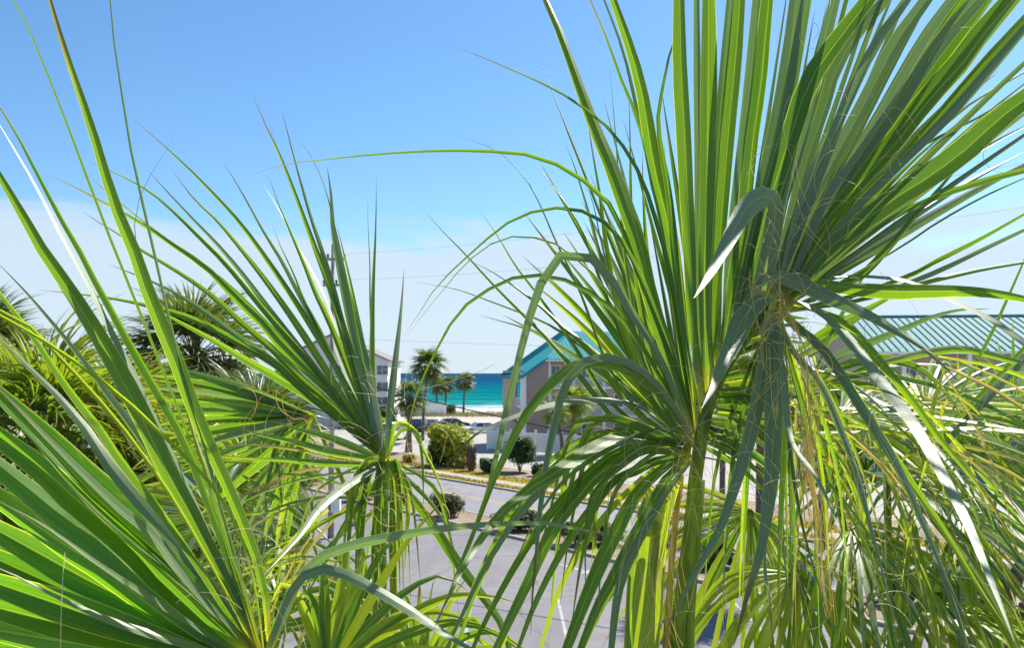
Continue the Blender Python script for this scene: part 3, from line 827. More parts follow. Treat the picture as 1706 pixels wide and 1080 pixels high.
UPH = (0.05, -.42, .9)      # hint for blades lying open to the sky
CAMH = (0, -1, 0)
def leaves(parent, hub, Yh, rows, rng, dtip=.25, ws=1.0):
    """rows: (width px, material, style, [(px,py)...]); traced outlines given their own depth in the fan"""
    for i, row in enumerate(rows):
        wpx, mat, style, pts = row[:4]
        opt = row[4] if len(row) > 4 else {}
        pts = [tuple(map(float, p)) for p in pts]
        d0 = math.hypot(pts[0][0] - hub[0], pts[0][1] - hub[1]); d1 = math.hypot(pts[-1][0] - hub[0], pts[-1][1] - hub[1])
        if d0 > d1 and 'ys' not in opt: pts = pts[::-1]
        peak = opt.get('peak', .35)
        x, y = pts[-1]
        if (x < 8 or x > 1698 or y < 8 or y > 1072) and not opt.get('noext'):
            L = sum(math.hypot(pts[j + 1][0] - pts[j][0], pts[j + 1][1] - pts[j][1]) for j in range(len(pts) - 1))
            dx, dy = pts[-1][0] - pts[-2][0], pts[-1][1] - pts[-2][1]; l = math.hypot(dx, dy)
            e = opt.get('ext', .55) * L
            pts.append((x + dx / l * e * .5, y + dy / l * e * .5)); pts.append((x + dx / l * e, y + dy / l * e + e * .05))
            peak = opt.get('peak', .42)
        n = len(pts)
        cum = [0]
        for j in range(n - 1): cum.append(cum[-1] + math.hypot(pts[j + 1][0] - pts[j][0], pts[j + 1][1] - pts[j][1]))
        dt = opt.get('dt', dtip) + rng.uniform(-.05, .05)
        yo = opt.get('dy', 0) + (i % 7 - 3) * .006
        P = [tuple(at(px, py, Yh + yo * (c / cum[-1]) ** .5 + dt * (c / cum[-1]) ** 1.3)) for (px, py), c in zip(pts, cum)]
        if 'ys' in opt:
            P = [tuple(at(px, py, Yh + y_)) for (px, py), y_ in zip(pts, opt['ys'])]
            dt = 0
        elif style == 'u':
            # a blade that catches the sun lies across the half vector: tilt it away or towards us as it runs
            hm = (sd_ + (cam.location - Vector(P[n // 2])).normalized()).normalized()
            q = [0.0]
            for j in range(n - 1):
                e = Vector(P[j + 1]) - Vector(P[j])
                q.append(q[-1] - opt.get('k', .62) * (hm.x * e.x + hm.z * e.z) / hm.y)
            mxq = max(abs(v_) for v_ in q); k_ = min(1.0, opt.get('cl', .5) * Yh / 1.4 / max(mxq, 1e-3))
            P = [tuple(at(px, py, Yh + yo * min(1, 3 * j / n) + v_ * k_)) for j, ((px, py), v_) in enumerate(zip(pts, q))]
            dt = P[n // 2][1] - Yh; dt *= 2.5
        W = wpx * (Yh + dt * .4) / F * .96 * opt.get('ws', ws)
        vm = (cam.location - Vector(P[len(P) // 2])).normalized()
        UPH = tuple((sd_ + vm).normalized())
        if style == 'c': h0, h1, roll, fold = CAMH, CAMH, rng.uniform(-42, 42), rng.choice((-1, 1)) * rng.uniform(.3, .75)
        elif style == 'u': h0, h1, roll, fold = UPH, UPH, rng.uniform(-4, 4), rng.choice((-1, 1)) * rng.uniform(.08, .2)
        elif style == 'cu': h0, h1, roll, fold = CAMH, UPH, rng.uniform(-10, 10), rng.uniform(.15, .3)
        elif style == 'uc': h0, h1, roll, fold = UPH, CAMH, rng.uniform(-10, 10), rng.uniform(.15, .35)
        elif style == 'f': h0, h1, roll, fold = (.2, -.9, .38), (.2, -.9, .38), rng.uniform(-14, 14), rng.choice((-1, -1, 1)) * rng.uniform(.45, .8)
        elif style == 's': h0, h1, roll, fold = (.7, -.7, .2), (.7, -.7, .2), rng.uniform(-15, 15), rng.uniform(.2, .4)
        if style in ('u', 'f'): W *= 1.2
        kw = dict(hr=opt.get('hr', (0, 1)), fold=opt.get('fold', fold), roll=opt.get('roll', roll), peak=peak, w0=opt.get('w0', .35), power=opt.get('power', .9), twist=opt.get('twist', rng.uniform(-25, 25) if style in 'cfs' else rng.uniform(-9, 9)))
        blade(parent, P, W, h0, h1, mat, **kw)

def fan(parent, hub, axis, nrm, n, L, spread, rng, width=.035, droop=.25, mats=('leaf',), dishing=.12, obj=True, seg=10, collect=None, costa=0.0):
    """a fan of leaf segments built in space from its hub"""
    hub = Vector(hub); ax = Vector(axis).normalized(); nn = Vector(nrm); nn = (nn - ax * nn.dot(ax)).normalized(); sd = ax.cross(nn)
    for i in range(n):
        a = math.radians(-spread + 2 * spread * (i + rng.uniform(-.25, .25)) / max(1, n - 1))
        d = ax * math.cos(a) + sd * math.sin(a) + nn * dishing * (1 - math.cos(a)) 
        d.normalize()
        l = L * (.72 + .28 * math.cos(a)) * rng.uniform(.88, 1.08)
        dr = droop * rng.uniform(.4, 1.5) * (1 + .6 * (abs(a) / 2.5))
        brk = rng.uniform(.45, .8)
        P = []
        b0 = hub + ax * costa * max(0, math.cos(a)) 
        for k in range(6):
            s = k / 5
            p = b0 + d * (l * s) - UP * (dr * l * s ** 2.3) - UP * (dr * l * .7 * max(0, s - brk) * 1.2)
            P.append(tuple(p))
        fold = (1 if i % 2 else -1) * rng.uniform(.25, .55)
        kw = dict(fold=fold, roll=rng.uniform(-14, 14), twist=rng.uniform(-40, 40), n=seg, w0=.25, peak=.38)
        if obj:
            blade(parent, P, width * rng.uniform(.8, 1.15), nn, nn, rng.choice(mats), **kw)
        else:
            V, Fc, U = blade_geo(P, width * rng.uniform(.8, 1.15), nn, nn, **kw)
            b = len(collect[0]); collect[0].extend(V.tolist()); collect[1].extend([tuple(x + b for x in q_) for q_ in Fc]); collect[2].extend(U.tolist())

def fibres(parent, centre, spreadpx, n, Y, rng, length=(30, 140), mat='fibre', curl=1.0, down=.6, r=.00042, hubdir=None):
    m = MB()
    for i in range(n):
        x = centre[0] + rng.gauss(0, spreadpx[0]); y = centre[1] + rng.gauss(0, spreadpx[1])
        L = rng.uniform(*length); a = rng.uniform(0, 6.28) if curl > .2 else 1.57 + rng.uniform(-.35, .35); P = []
        st = L / 14; k = rng.uniform(-.32, .32) * curl; dk = rng.uniform(-.03, .03) * curl
        YY = Y + rng.uniform(-.12, .05)
        for j in range(15):
            P.append(at(x, y, YY + .01 * math.sin(j * .5 + i)))
            x += math.cos(a) * st; y += math.sin(a) * st
            a += k + dk * j
            a += down * .12 * math.sin(math.pi / 2 - a)
        m.tube(P, r * rng.uniform(.7, 1.4), 3, False)
    o = m.build('leaf_fibres', M[mat], parent, True)
    o['kind'] = 'stuff'
    return o
def strand_bunch(parent, pts, spread, n, Y, rng, mat, r=.0006, name='dry_strands'):
    m = MB()
    for i in range(n):
        o1 = rng.gauss(0, spread); o2 = rng.gauss(0, spread * .6); ph = rng.uniform(0, 6)
        P = []
        i0 = rng.uniform(0, .35); i1 = rng.uniform(.55, 1.0)
        Q, _ = catmull([(a, b_, 0) for a, b_ in pts], 30)
        for j in range(int(i0 * 29), int(i1 * 29) + 1):
            x, y = Q[j][0], Q[j][1]
            P.append(at(x + o1 + 5 * math.sin(j * .35 + ph), y + o2, Y + .02 * math.sin(j * .3 + ph)))
        if len(P) > 2: m.tube(P, r * rng.uniform(.6, 1.5), 3, False)
    o = m.build(name, M[mat], parent, True); o['kind'] = 'stuff'

def petiole(parent_thing, pts, r, mat='petiole', name='frond', flat=.55):
    """the stalk of a frond; the frond part itself, leaflets hang under it"""
    P = [Vector(p) for p in pts]
    C, _ = catmull([tuple(p) for p in P], 16)
    m = MB(); m.tube([Vector(c) for c in C], [r * (1.0 - .35 * i / 15) for i in range(16)], 10)
    return m.build(name, M[mat], parent_thing, True)
def palm_trunk(t, base, top, r, nboot=40, rng=R):
    base, top = Vector(base), Vector(top); m = MB(); n = 16
    P = [base.lerp(top, i / n) for i in range(n + 1)]
    m.tube(P, [r * (1.25 - .25 * min(1, i / 4) + .04 * math.sin(i * 1.7)) for i in range(n + 1)], 14)
    tr = m.build('trunk', M['trunk'], t, True)
    for k in range(nboot):
        a = k * 2.4; z = .45 + .55 * k / nboot
        c = base.lerp(top, z); d = Vector((math.cos(a), math.sin(a), 0))
        b = MB(); b.tube([c + d * r * .8, c + d * (r + .05) + UP * .1, c + d * (r + .11) + UP * .24], [.05, .045, .03], 6)
        b.build('leaf_boot', M['boot'], tr)
    return tr

# ================================================================== LEFT FRONT PALM
rng = random.Random(11)
A = empty('cabbage_palm', (-.45, 1.5, 0), 'nearest palm, broad green fan filling the lower left corner', 'palm tree')
YA = 1.15
palm_trunk(A, (-.45, 1.5, 0), (-.42, 1.45, 6.85), .15, 30)
HA = (430, 1088)
fA = petiole(A, [(-.40, 1.42, 6.8), tuple(at(440, 1250, 1.25)), tuple(at(432, 1092, YA))], .013)
ROWS_A = [
 (30, 'leaf', 'c', [(83, 0), (108, 85), (150, 210), (187, 335), (222, 421), (245, 490), (274, 562), (298, 621), (326, 700), (356, 765), (385, 830), (415, 902), (434, 961), (443, 1013), (447, 1070)], {'fold': .5, 'roll': -12, 'ext': .12, 'dt': .12}),
 (15, 'lime', 'c', [(290, 620), (305, 660), (325, 730), (345, 790), (362, 860), (385, 930), (410, 1000), (432, 1080)]),
 (6, 'blue', 'c', [(183, -10), (194, 100), (205, 165), (215, 230), (232, 310), (246, 370), (262, 440), (278, 510), (295, 590), (312, 640), (345, 760), (400, 950), (435, 1085)], {'power': 1.6}),
 (4, 'dark', 'c', [(297, 213), (270, 262), (245, 300), (229, 340), (224, 380), (232, 440), (262, 540), (330, 720), (432, 1085)], {'w0': .9}),
 (9, 'leaf', 'c', [(20, -8), (59, 67), (89, 144), (115, 211), (139, 270), (163, 341), (187, 400), (207, 451), (230, 507), (244, 547), (267, 599), (293, 666), (315, 725), (350, 820), (400, 960), (435, 1085)], {'power': 1.5}),
 (38, 'leaf', 'c', [(0, 296), (33, 352), (70, 418), (111, 477), (148, 536), (185, 599), (219, 662), (250, 725), (280, 790), (318, 858), (356, 932), (389, 995), (425, 1080)], {'fold': .35, 'roll': 10, 'ext': .2}),
 (23, 'dark', 'c', [(0, 178), (26, 218), (52, 267), (81, 322), (107, 370), (126, 400), (156, 458), (193, 525), (230, 592), (267, 655), (315, 745), (350, 840), (385, 940), (428, 1080)], {'ext': .08}),
 (17, 'blue', 'u', [(0, 209), (33, 263), (63, 315), (89, 367), (111, 407), (148, 473), (181, 544), (215, 607), (241, 666), (300, 790), (360, 920), (425, 1080)], {'ext': .08, 'roll': 2}),
 (17, 'blue', 'c', [(2, 444), (44, 488), (85, 536), (122, 581), (156, 625), (185, 666), (222, 713), (300, 830), (380, 965), (428, 1082)], {'ext': .02, 'roll': 20}),
 (27, 'leaf', 'c', [(0, 488), (30, 525), (59, 562), (93, 614), (130, 666), (167, 710), (200, 760), (259, 836), (296, 887), (333, 943), (375, 1012), (425, 1085)], {'ext': .2}),
 (26, 'blue', 'cu', [(0, 562), (44, 607), (93, 655), (122, 688), (148, 721), (178, 769), (207, 806), (252, 858), (296, 910), (370, 1005), (425, 1085)], {'ext': .12}),
 (62, 'green', 'f', [(-20, 645), (25, 690), (80, 745), (140, 810), (200, 868), (265, 925), (340, 1000), (420, 1085)], {'fold': -.75, 'roll': 24, 'w0': .25, 'ext': .2}),
 (26, 'pale', 'u', [(5, 655), (30, 680), (74, 726), (148, 800), (207, 856), (259, 898), (315, 976), (420, 1085)], {'dy': -.02, 'cl': .25, 'w0': .2, 'ext': .1}),  # added pale overlay, paints the sunlit half of the broad blade
 (18, 'pale', 'u', [(-20, 940), (30, 962), (75, 985), (200, 1040), (395, 1098)], {'dy': -.02, 'cl': .2, 'w0': .2, 'noext': 1}),  # added pale overlay, a sunlit stripe painted on the lower blades
 (14, 'pale', 'u', [(-15, 830), (60, 868), (115, 905), (170, 945), (300, 1030), (400, 1092)], {'dy': -.02, 'cl': .2, 'w0': .2, 'noext': 1}),  # another added overlay, sunlit blade half put in as pale colour
 (22, 'dark', 'c', [(40, 672), (93, 720), (122, 750), (170, 795), (207, 835), (290, 930), (420, 1085)], {'dy': .03}),
 (42, 'green', 'f', [(0, 728), (74, 784), (122, 828), (170, 869), (222, 917), (267, 969), (315, 1013), (363, 1058), (420, 1095)], {'w0': .25}),
 (46, 'green', 'f', [(0, 776), (55, 820), (111, 865), (167, 902), (222, 954), (278, 1002), (333, 1050), (420, 1098)], {'w0': .25}),
 (46, 'green', 'f', [(0, 835), (55, 872), (111, 910), (167, 945), (222, 987), (289, 1035), (405, 1098)], {'w0': .25}),
 (46, 'green', 'f', [(0, 887), (74, 928), (148, 969), (222, 1006), (296, 1043), (400, 1098)], {'w0': .25}),
 (44, 'green', 'f', [(0, 935), (55, 960), (111, 985), (185, 1017), (259, 1050), (390, 1100)], {'w0': .25}),
 (48, 'green', 'f', [(0, 975), (111, 1013), (222, 1052), (370, 1100)], {'w0': .25}),
 (48, 'green', 'f', [(0, 1015), (111, 1043), (222, 1068), (400, 1105)], {'w0': .25}),
 (48, 'green', 'f', [(0, 1052), (111, 1070), (222, 1085), (400, 1108)], {'w0': .25}),
 (48, 'green', 'f', [(0, 1092), (200, 1100), (400, 1112)], {'w0': .25}),
 (24, 'blue', 'cu', [(445, 1090), (471, 1013), (497, 969), (528, 949), (570, 955), (620, 980), (680, 1015), (740, 1055), (790, 1085)], {'dt': -.1, 'roll': -25, 'w0': .6, 'peak': .5}),
 (21, 'blue', 'c', [(445, 1090), (475, 1020), (500, 965), (538, 928), (590, 910), (650, 897), (760, 880), (893, 873), (959, 882), (1026, 897), (1070, 918)], {'dt': -.06, 'roll': 8, 'w0': .6}),
 (9, 'lime', 'c', [(-5, 523), (55, 556), (111, 592), (167, 632), (222, 677), (278, 730), (333, 784), (381, 847), (420, 950), (440, 1085)], {'dt': -.05}),
 (8, 'lime', 'c', [(-5, 515), (45, 540), (95, 590), (150, 650), (210, 720), (300, 850), (432, 1088)], {'dt': .1}),
]
leaves(fA, HA, YA, ROWS_A, rng, .18, .92)
for k in range(14):       # shorter segments behind, closing the fan
    a = math.radians(150 + k * 4.4)
    e = (430 + 560 * math.cos(a), 1088 - 560 * math.sin(a) * .95 + 30)
    m_ = (430 + 280 * math.cos(a), 1088 - 280 * math.sin(a) + 4)
    leaves(fA, HA, YA + .06, [(34, rng.choice(('dark', 'leaf')), 'c', [(430, 1090), m_, e], {'noext': 1, 'w0': .3})], rng, .3)
fibres(fA, (120, 860), (110, 90), 3, 1.0, rng, (120, 330), 'fibre', .05, 1.0, .0004)
fibres(fA, (425, 940), (25, 60), 8, 1.08, rng, (60, 180), 'fibre', .35, 1.4, .00035)
fA2 = petiole(A, [(-.38, 1.5, 6.85), tuple(at(520, 1250, 1.5)), tuple(at(545, 1130, 1.55))], .012)
fan(fA2, at(545, 1130, 1.55), (.25, .1, .3), (.1, -.9, .5), 16, .5, 60, rng, .024, .3, ('leaf', 'lime'))

# ================================================================== MIDDLE LEFT PALM
rng = random.Random(21)
YB = 2.2
bx = at(650, 1300, 2.45)
Bp = empty('cabbage_palm', (bx.x, 2.5, 0), 'slender palm left of the sea view, spiky fan pointing up left', 'palm tree')
palm_trunk(Bp, (bx.x, 2.5, 0), (bx.x, 2.45, 6.55), .15, 30)
HB = (641, 768)
fB = petiole(Bp, [(bx.x, 2.45, 6.5), tuple(at(655, 1000, 2.38)), tuple(at(644, 800, 2.24)), tuple(at(641, 768, YB))], .012)
ROWS_B = [
 (11, 'leaf', 'c', [(218, 194), (274, 244), (307, 274), (348, 315), (397, 368), (434, 417), (467, 465), (500, 515), (537, 574), (574, 637), (607, 696), (640, 765)]),
 (13, 'leaf', 'c', [(285, 280), (322, 330), (360, 366), (397, 410), (434, 457), (467, 502), (497, 546), (535, 605), (585, 685), (640, 765)]),
 (12, 'blue', 'c', [(244, 281), (281, 322), (326, 370), (360, 405), (400, 452), (440, 505), (490, 570), (560, 660), (640, 766)]),
 (12, 'leaf', 'c', [(144, 267), (185, 285), (222, 302), (259, 326), (296, 359), (333, 396), (374, 437), (411, 481), (448, 526), (493, 578), (537, 630), (600, 710), (640, 766)]),
 (15, 'leaf', 'c', [(74, 287), (130, 315), (163, 333), (207, 356), (259, 388), (296, 414), (345, 448), (393, 500), (430, 533), (467, 578), (522, 630), (574, 681), (640, 766)]),
 (9, 'dark', 'c', [(122, 274), (163, 307), (207, 344), (259, 385), (320, 430), (380, 475), (450, 545), (540, 645), (640, 766)]),
 (14, 'leaf', 'c', [(137, 352), (170, 374), (207, 396), (230, 414), (274, 440), (315, 466), (356, 496), (400, 537), (456, 585), (507, 637), (559, 681), (640, 766)]),
 (13, 'dark', 'c', [(63, 483), (130, 490), (185, 497), (237, 507), (281, 518), (333, 536), (400, 572), (456, 604), (507, 652), (559, 696), (640, 767)]),
 (20, 'leaf', 'c', [(230, 500), (300, 537), (356, 567), (411, 600), (467, 630), (522, 663), (581, 707), (640, 767)]),
 (14, 'blue', 'c', [(180, 440), (250, 468), (300, 493), (344, 522), (389, 556), (441, 593), (500, 637), (570, 700), (640, 767)]),
 (13, 'blue', 'c', [(371, 268), (390, 298), (412, 335), (441, 387), (471, 435), (500, 490), (537, 556), (562, 612), (588, 668), (640, 766)]),
 (13, 'leaf', 'c', [(421, 157), (441, 206), (464, 254), (486, 309), (508, 369), (530, 428), (553, 491), (567, 543), (583, 600), (600, 660), (640, 766)]),
 (4, 'dark', 'c', [(443, 189), (458, 235), (478, 290), (505, 360), (560, 520), (640, 766)]),
 (11, 'blue', 'c', [(469, 180), (482, 231), (497, 287), (516, 354), (534, 409), (553, 469), (571, 539), (587, 592), (602, 650), (640, 766)]),
 (5, 'dark', 'c', [(486, 217), (516, 257), (538, 302), (553, 355), (575, 450), (605, 600), (640, 766)]),
 (24, 'blue', 'c', [(545, 278), (551, 320), (554, 372), (562, 420), (573, 474), (590, 546), (606, 607), (619, 667), (630, 719), (641, 766)], {'w0': .5}),
 (11, 'leaf', 'c', [(560, 369), (571, 417), (582, 465), (597, 539), (612, 620), (632, 700), (641, 766)]),
 (11, 'leaf', 'c', [(627, 291), (626, 354), (624, 409), (621, 469), (619, 548), (620, 630), (634, 766)]),
 (4, 'dark', 'c', [(612, 320), (613, 372), (616, 439), (617, 520), (625, 650), (638, 766)]),
 (13, 'blue', 'cu', [(673, 446), (671, 483), (667, 530), (662, 575), (655, 635), (648, 700), (645, 766)], {'w0': .6}),
 (12, 'blue', 'u', [(440, 309), (471, 361), (490, 402), (516, 446), (538, 491), (553, 535), (566, 590), (590, 650), (640, 766)], {'roll': 0}),
 (11, 'leaf', 'c', [(447, 291), (464, 339), (486, 391), (508, 443), (527, 491), (553, 546), (590, 640), (640, 765)]),
 (8, 'dark', 'c', [(453, 372), (467, 409), (490, 457), (508, 502), (560, 610), (640, 765)]),
 (15, 'dark', 'c', [(374, 767), (448, 767), (522, 772), (596, 776), (640, 770)]),
 (15, 'leaf', 'c', [(400, 712), (430, 724), (485, 735), (541, 750), (589, 759), (640, 768)]),
 (15, 'leaf', 'c', [(450, 700), (496, 715), (541, 726), (589, 744), (640, 768)]),
 (14, 'blue', 'u', [(641, 770), (601, 795), (567, 817), (530, 850), (497, 895), (438, 961)], {'dt': -.15}),
 (11, 'leaf', 'cu', [(641, 772), (616, 821), (597, 843), (567, 887), (545, 932), (500, 1010)], {'dt': -.1}),
 (17, 'dark', 'c', [(643, 775), (632, 830), (626, 900), (624, 970), (620, 1060), (618, 1100)], {'noext': 1, 'dt': -.1}),
 (20, 'leaf', 'c', [(643, 775), (640, 847), (638, 902), (641, 976), (640, 1090)], {'noext': 1, 'dt': -.08}),
 (16, 'dark', 'c', [(645, 775), (652, 840), (654, 930), (660, 1060)], {'dt': -.1}),
 (19, 'leaf', 'cu', [(645, 770), (667, 806), (693, 839), (719, 873), (745, 912), (774, 954), (811, 1002), (837, 1043), (850, 1085)], {'dt': -.25, 'w0': .5}),
 (9, 'leaf', 'c', [(645, 770), (671, 791), (716, 836), (745, 880), (760, 930)], {'dt': -.1}),
 (8, 'lime', 'c', [(646, 766), (655, 720), (664, 704), (686, 713), (704, 747), (723, 784), (738, 824), (747, 865)], {'dt': -.1}),
 (10, 'leaf', 'c', [(646, 766), (668, 720), (693, 722), (701, 754), (704, 802), (706, 850)], {'dt': -.1}),
 (11, 'lime', 'c', [(646, 768), (672, 790), (680, 830), (678, 890), (674, 950)], {'dt': -.1}),
]
leaves(fB, HB, YB, ROWS_B, rng, .3)
for k in range(34):      # broken segments hanging under the hub
    x1 = rng.gauss(645, 55); y1 = rng.uniform(890, 1075); s = (x1 - 645)
    y0 = 768 - rng.uniform(0, 25) + abs(s) * .1
    leaves(fB, HB, YB - .03 * rng.random(), [(rng.uniform(5, 10), rng.choice(('leaf', 'lime', 'dark', 'leaf')), 'c', [(644, 768), (644 + s * .45, y0 + 12), (644 + s * .8, y0 + 70), (x1, y1)], {'dt': rng.uniform(-.2, .1), 'noext': 1, 'peak': .3, 'w0': .5})], rng)
fibres(fB, (625, 730), (45, 60), 34, 2.1, rng, (30, 140), 'fibre', .5, 1.2, .0005)
fibres(fB, (650, 850), (50, 60), 22, 2.05, rng, (30, 110), 'orange', .7, 1.0, .0006)
for k in range(34):      # pale split tips crossing low between the fans
    x0 = rng.uniform(430, 640); y0 = rng.uniform(760, 960); an = math.radians(rng.uniform(100, 200)); L = rng.uniform(120, 300)
    c_, s_ = math.cos(an), math.sin(an)
    leaves(fB, (x0, y0), rng.uniform(2.2, 2.7), [(rng.uniform(4, 9), rng.choice(('lime', 'lime', 'pale', 'straw', 'leaf')), rng.choice(('c', 'cu')), [(x0, y0), (x0 + L * .35 * c_, y0 + L * .3 * s_ - 10), (x0 + L * .7 * c_, y0 + L * .66 * s_), (x0 + L * .92 * c_, y0 + L * s_ + 25)], {'noext': 1, 'w0': .5, 'dt': rng.uniform(-.2, .2)})], rng)
# second fan behind, lying flat to the left
hb2 = at(522, 694, 2.75)
fB2 = petiole(Bp, [(bx.x, 2.5, 6.55), tuple(at(600, 900, 2.65)), tuple(hb2)], .011)
ROWS_B2 = []
for k, (tx, ty, bend) in enumerate(((225, 598, -6), (215, 622, -6), (222, 645, -4), (215, 668, -4), (230, 690, 0), (225, 716, 4), (240, 742, 8), (250, 772, 10), (270, 802, 14), (290, 838, 16), (322, 868, 16), (352, 900, 14), (390, 925, 12), (425, 935, 8), (450, 940, 4), (470, 945, 0))):
    mx, my = (tx + 522) / 2, (ty + 694) / 2 - 8 + bend * .3
    ROWS_B2.append((21, ('leaf', 'dark', 'blue', 'leaf', 'leaf')[k % 5], 'c', [(520, 694), (mx, my), (tx, ty)], {'noext': 1, 'w0': .3}))
leaves(fB2, (522, 694), 2.75, ROWS_B2, rng, .2)
leaves(fB2, (522, 694), 2.7, [
 (9, 'leaf', 'c', [(520, 696), (475, 715), (460, 754), (467, 828), (475, 887), (482, 939), (486, 985)]),
 (8, 'dark', 'c', [(520, 696), (470, 725), (449, 790), (440, 873), (430, 945)]),
 (8, 'lime', 'c', [(520, 696), (500, 730), (455, 790), (415, 850), (380, 930)]),
 (7, 'leaf', 'c', [(520, 696), (480, 740), (470, 830), (466, 930)]),
 (10, 'leaf', 'cu', [(400, 790), (471, 839), (508, 865), (538, 891), (580, 940)]),
], rng, -.1)
fibres(fB2, (470, 740), (40, 50), 22, 2.6, rng, (30, 100), 'orange', .8, .9, .0007)
# more fronds of this palm filling the lower left
for (hx, hy, Y, ax, nr, n, L, sp, mats) in (
    (648, 1040, 2.55, (-1, -.1, .12), (.15, -.75, .65), 24, .62, 75, ('leaf', 'lime', 'leaf')),
    (520, 900, 2.9, (-1, .1, -.1), (0, -.6, .8), 24, .75, 85, ('lime', 'leaf', 'blue')),
    (470, 1010, 2.7, (-.8, -.2, .3), (.1, -.6, .8), 22, .6, 85, ('leaf', 'lime')),
    (700, 1130, 2.4, (.4, -.1, .5), (0, -.7, .6), 20, .5, 80, ('leaf', 'lime')),
    (360, 860, 3.3, (-.9, .1, .3), (.1, -.7, .7), 24, .8, 85, ('lime', 'leaf', 'blue')),
    (420, 800, 3.6, (-.6, .2, .5), (.0, -.8, .6), 22, .8, 85, ('leaf', 'lime'))):
    h = at(hx, hy, Y)
    fr = petiole(Bp, [(bx.x, 2.45, 6.5), tuple(Vector((bx.x, 2.45, 6.5)).lerp(h, .5) + UP * .15), tuple(h)], .011)
    fan(fr, h, ax, nr, n, L, sp, rng, .032, .35, mats)
fibres(fB2, (430, 930), (70, 80), 40, 2.2, rng, (30, 130), 'fibre', 1.0, .8, .0006)

# ================================================================== RIGHT PALM
rng = random.Random(33)
YC = 1.42
cx0 = at(1095, 1300, 1.55)
Cp = empty('cabbage_palm', (cx0.x, 1.62, 0), 'tall right hand palm with upright fan and thick yellow green stalk', 'palm tree')
palm_trunk(Cp, (cx0.x, 1.62, 0), (cx0.x, 1.58, 7.18), .15, 30)
HC = (1158, 748)
# main stalk and its midrib curving up into the fan
fC = petiole(Cp, [(cx0.x + .01, 1.56, 7.1), tuple(at(1126, 1080, 1.52)), tuple(at(1148, 900, 1.47)), tuple(at(1162, 770, 1.43)), tuple(at(1178, 681, 1.42)), tuple(at(1202, 622, 1.43)), tuple(at(1226, 583, 1.44)), tuple(at(1262, 535, 1.46)), tuple(at(1292, 512, 1.48))], .0165)
def stalk(pts, r, mat, Y):
    return petiole(Cp, [tuple(at(x, y, Y)) for x, y in pts], r, mat, 'leaf_stalk')
stalk([(1104, 1180), (1112, 1040), (1122, 900), (1136, 792)], .0075, 'sheath', 1.50)
stalk([(1070, 1180), (1074, 1040), (1080, 930), (1092, 850)], .010, 'spear', 1.56)
stalk([(1082, 1180), (1090, 1040), (1100, 930), (1116, 820)], .012, 'petiole_olive', 1.51)
stalk([(1045, 1180), (1050, 1000), (1062, 880), (1085, 810)], .010, 'petiole_olive', 1.55)
stalk([(1150, 1180), (1148, 1040), (1160, 900), (1168, 800)], .012, 'petiole', 1.53)
E5 = {'ext': .6, 'peak': .5}
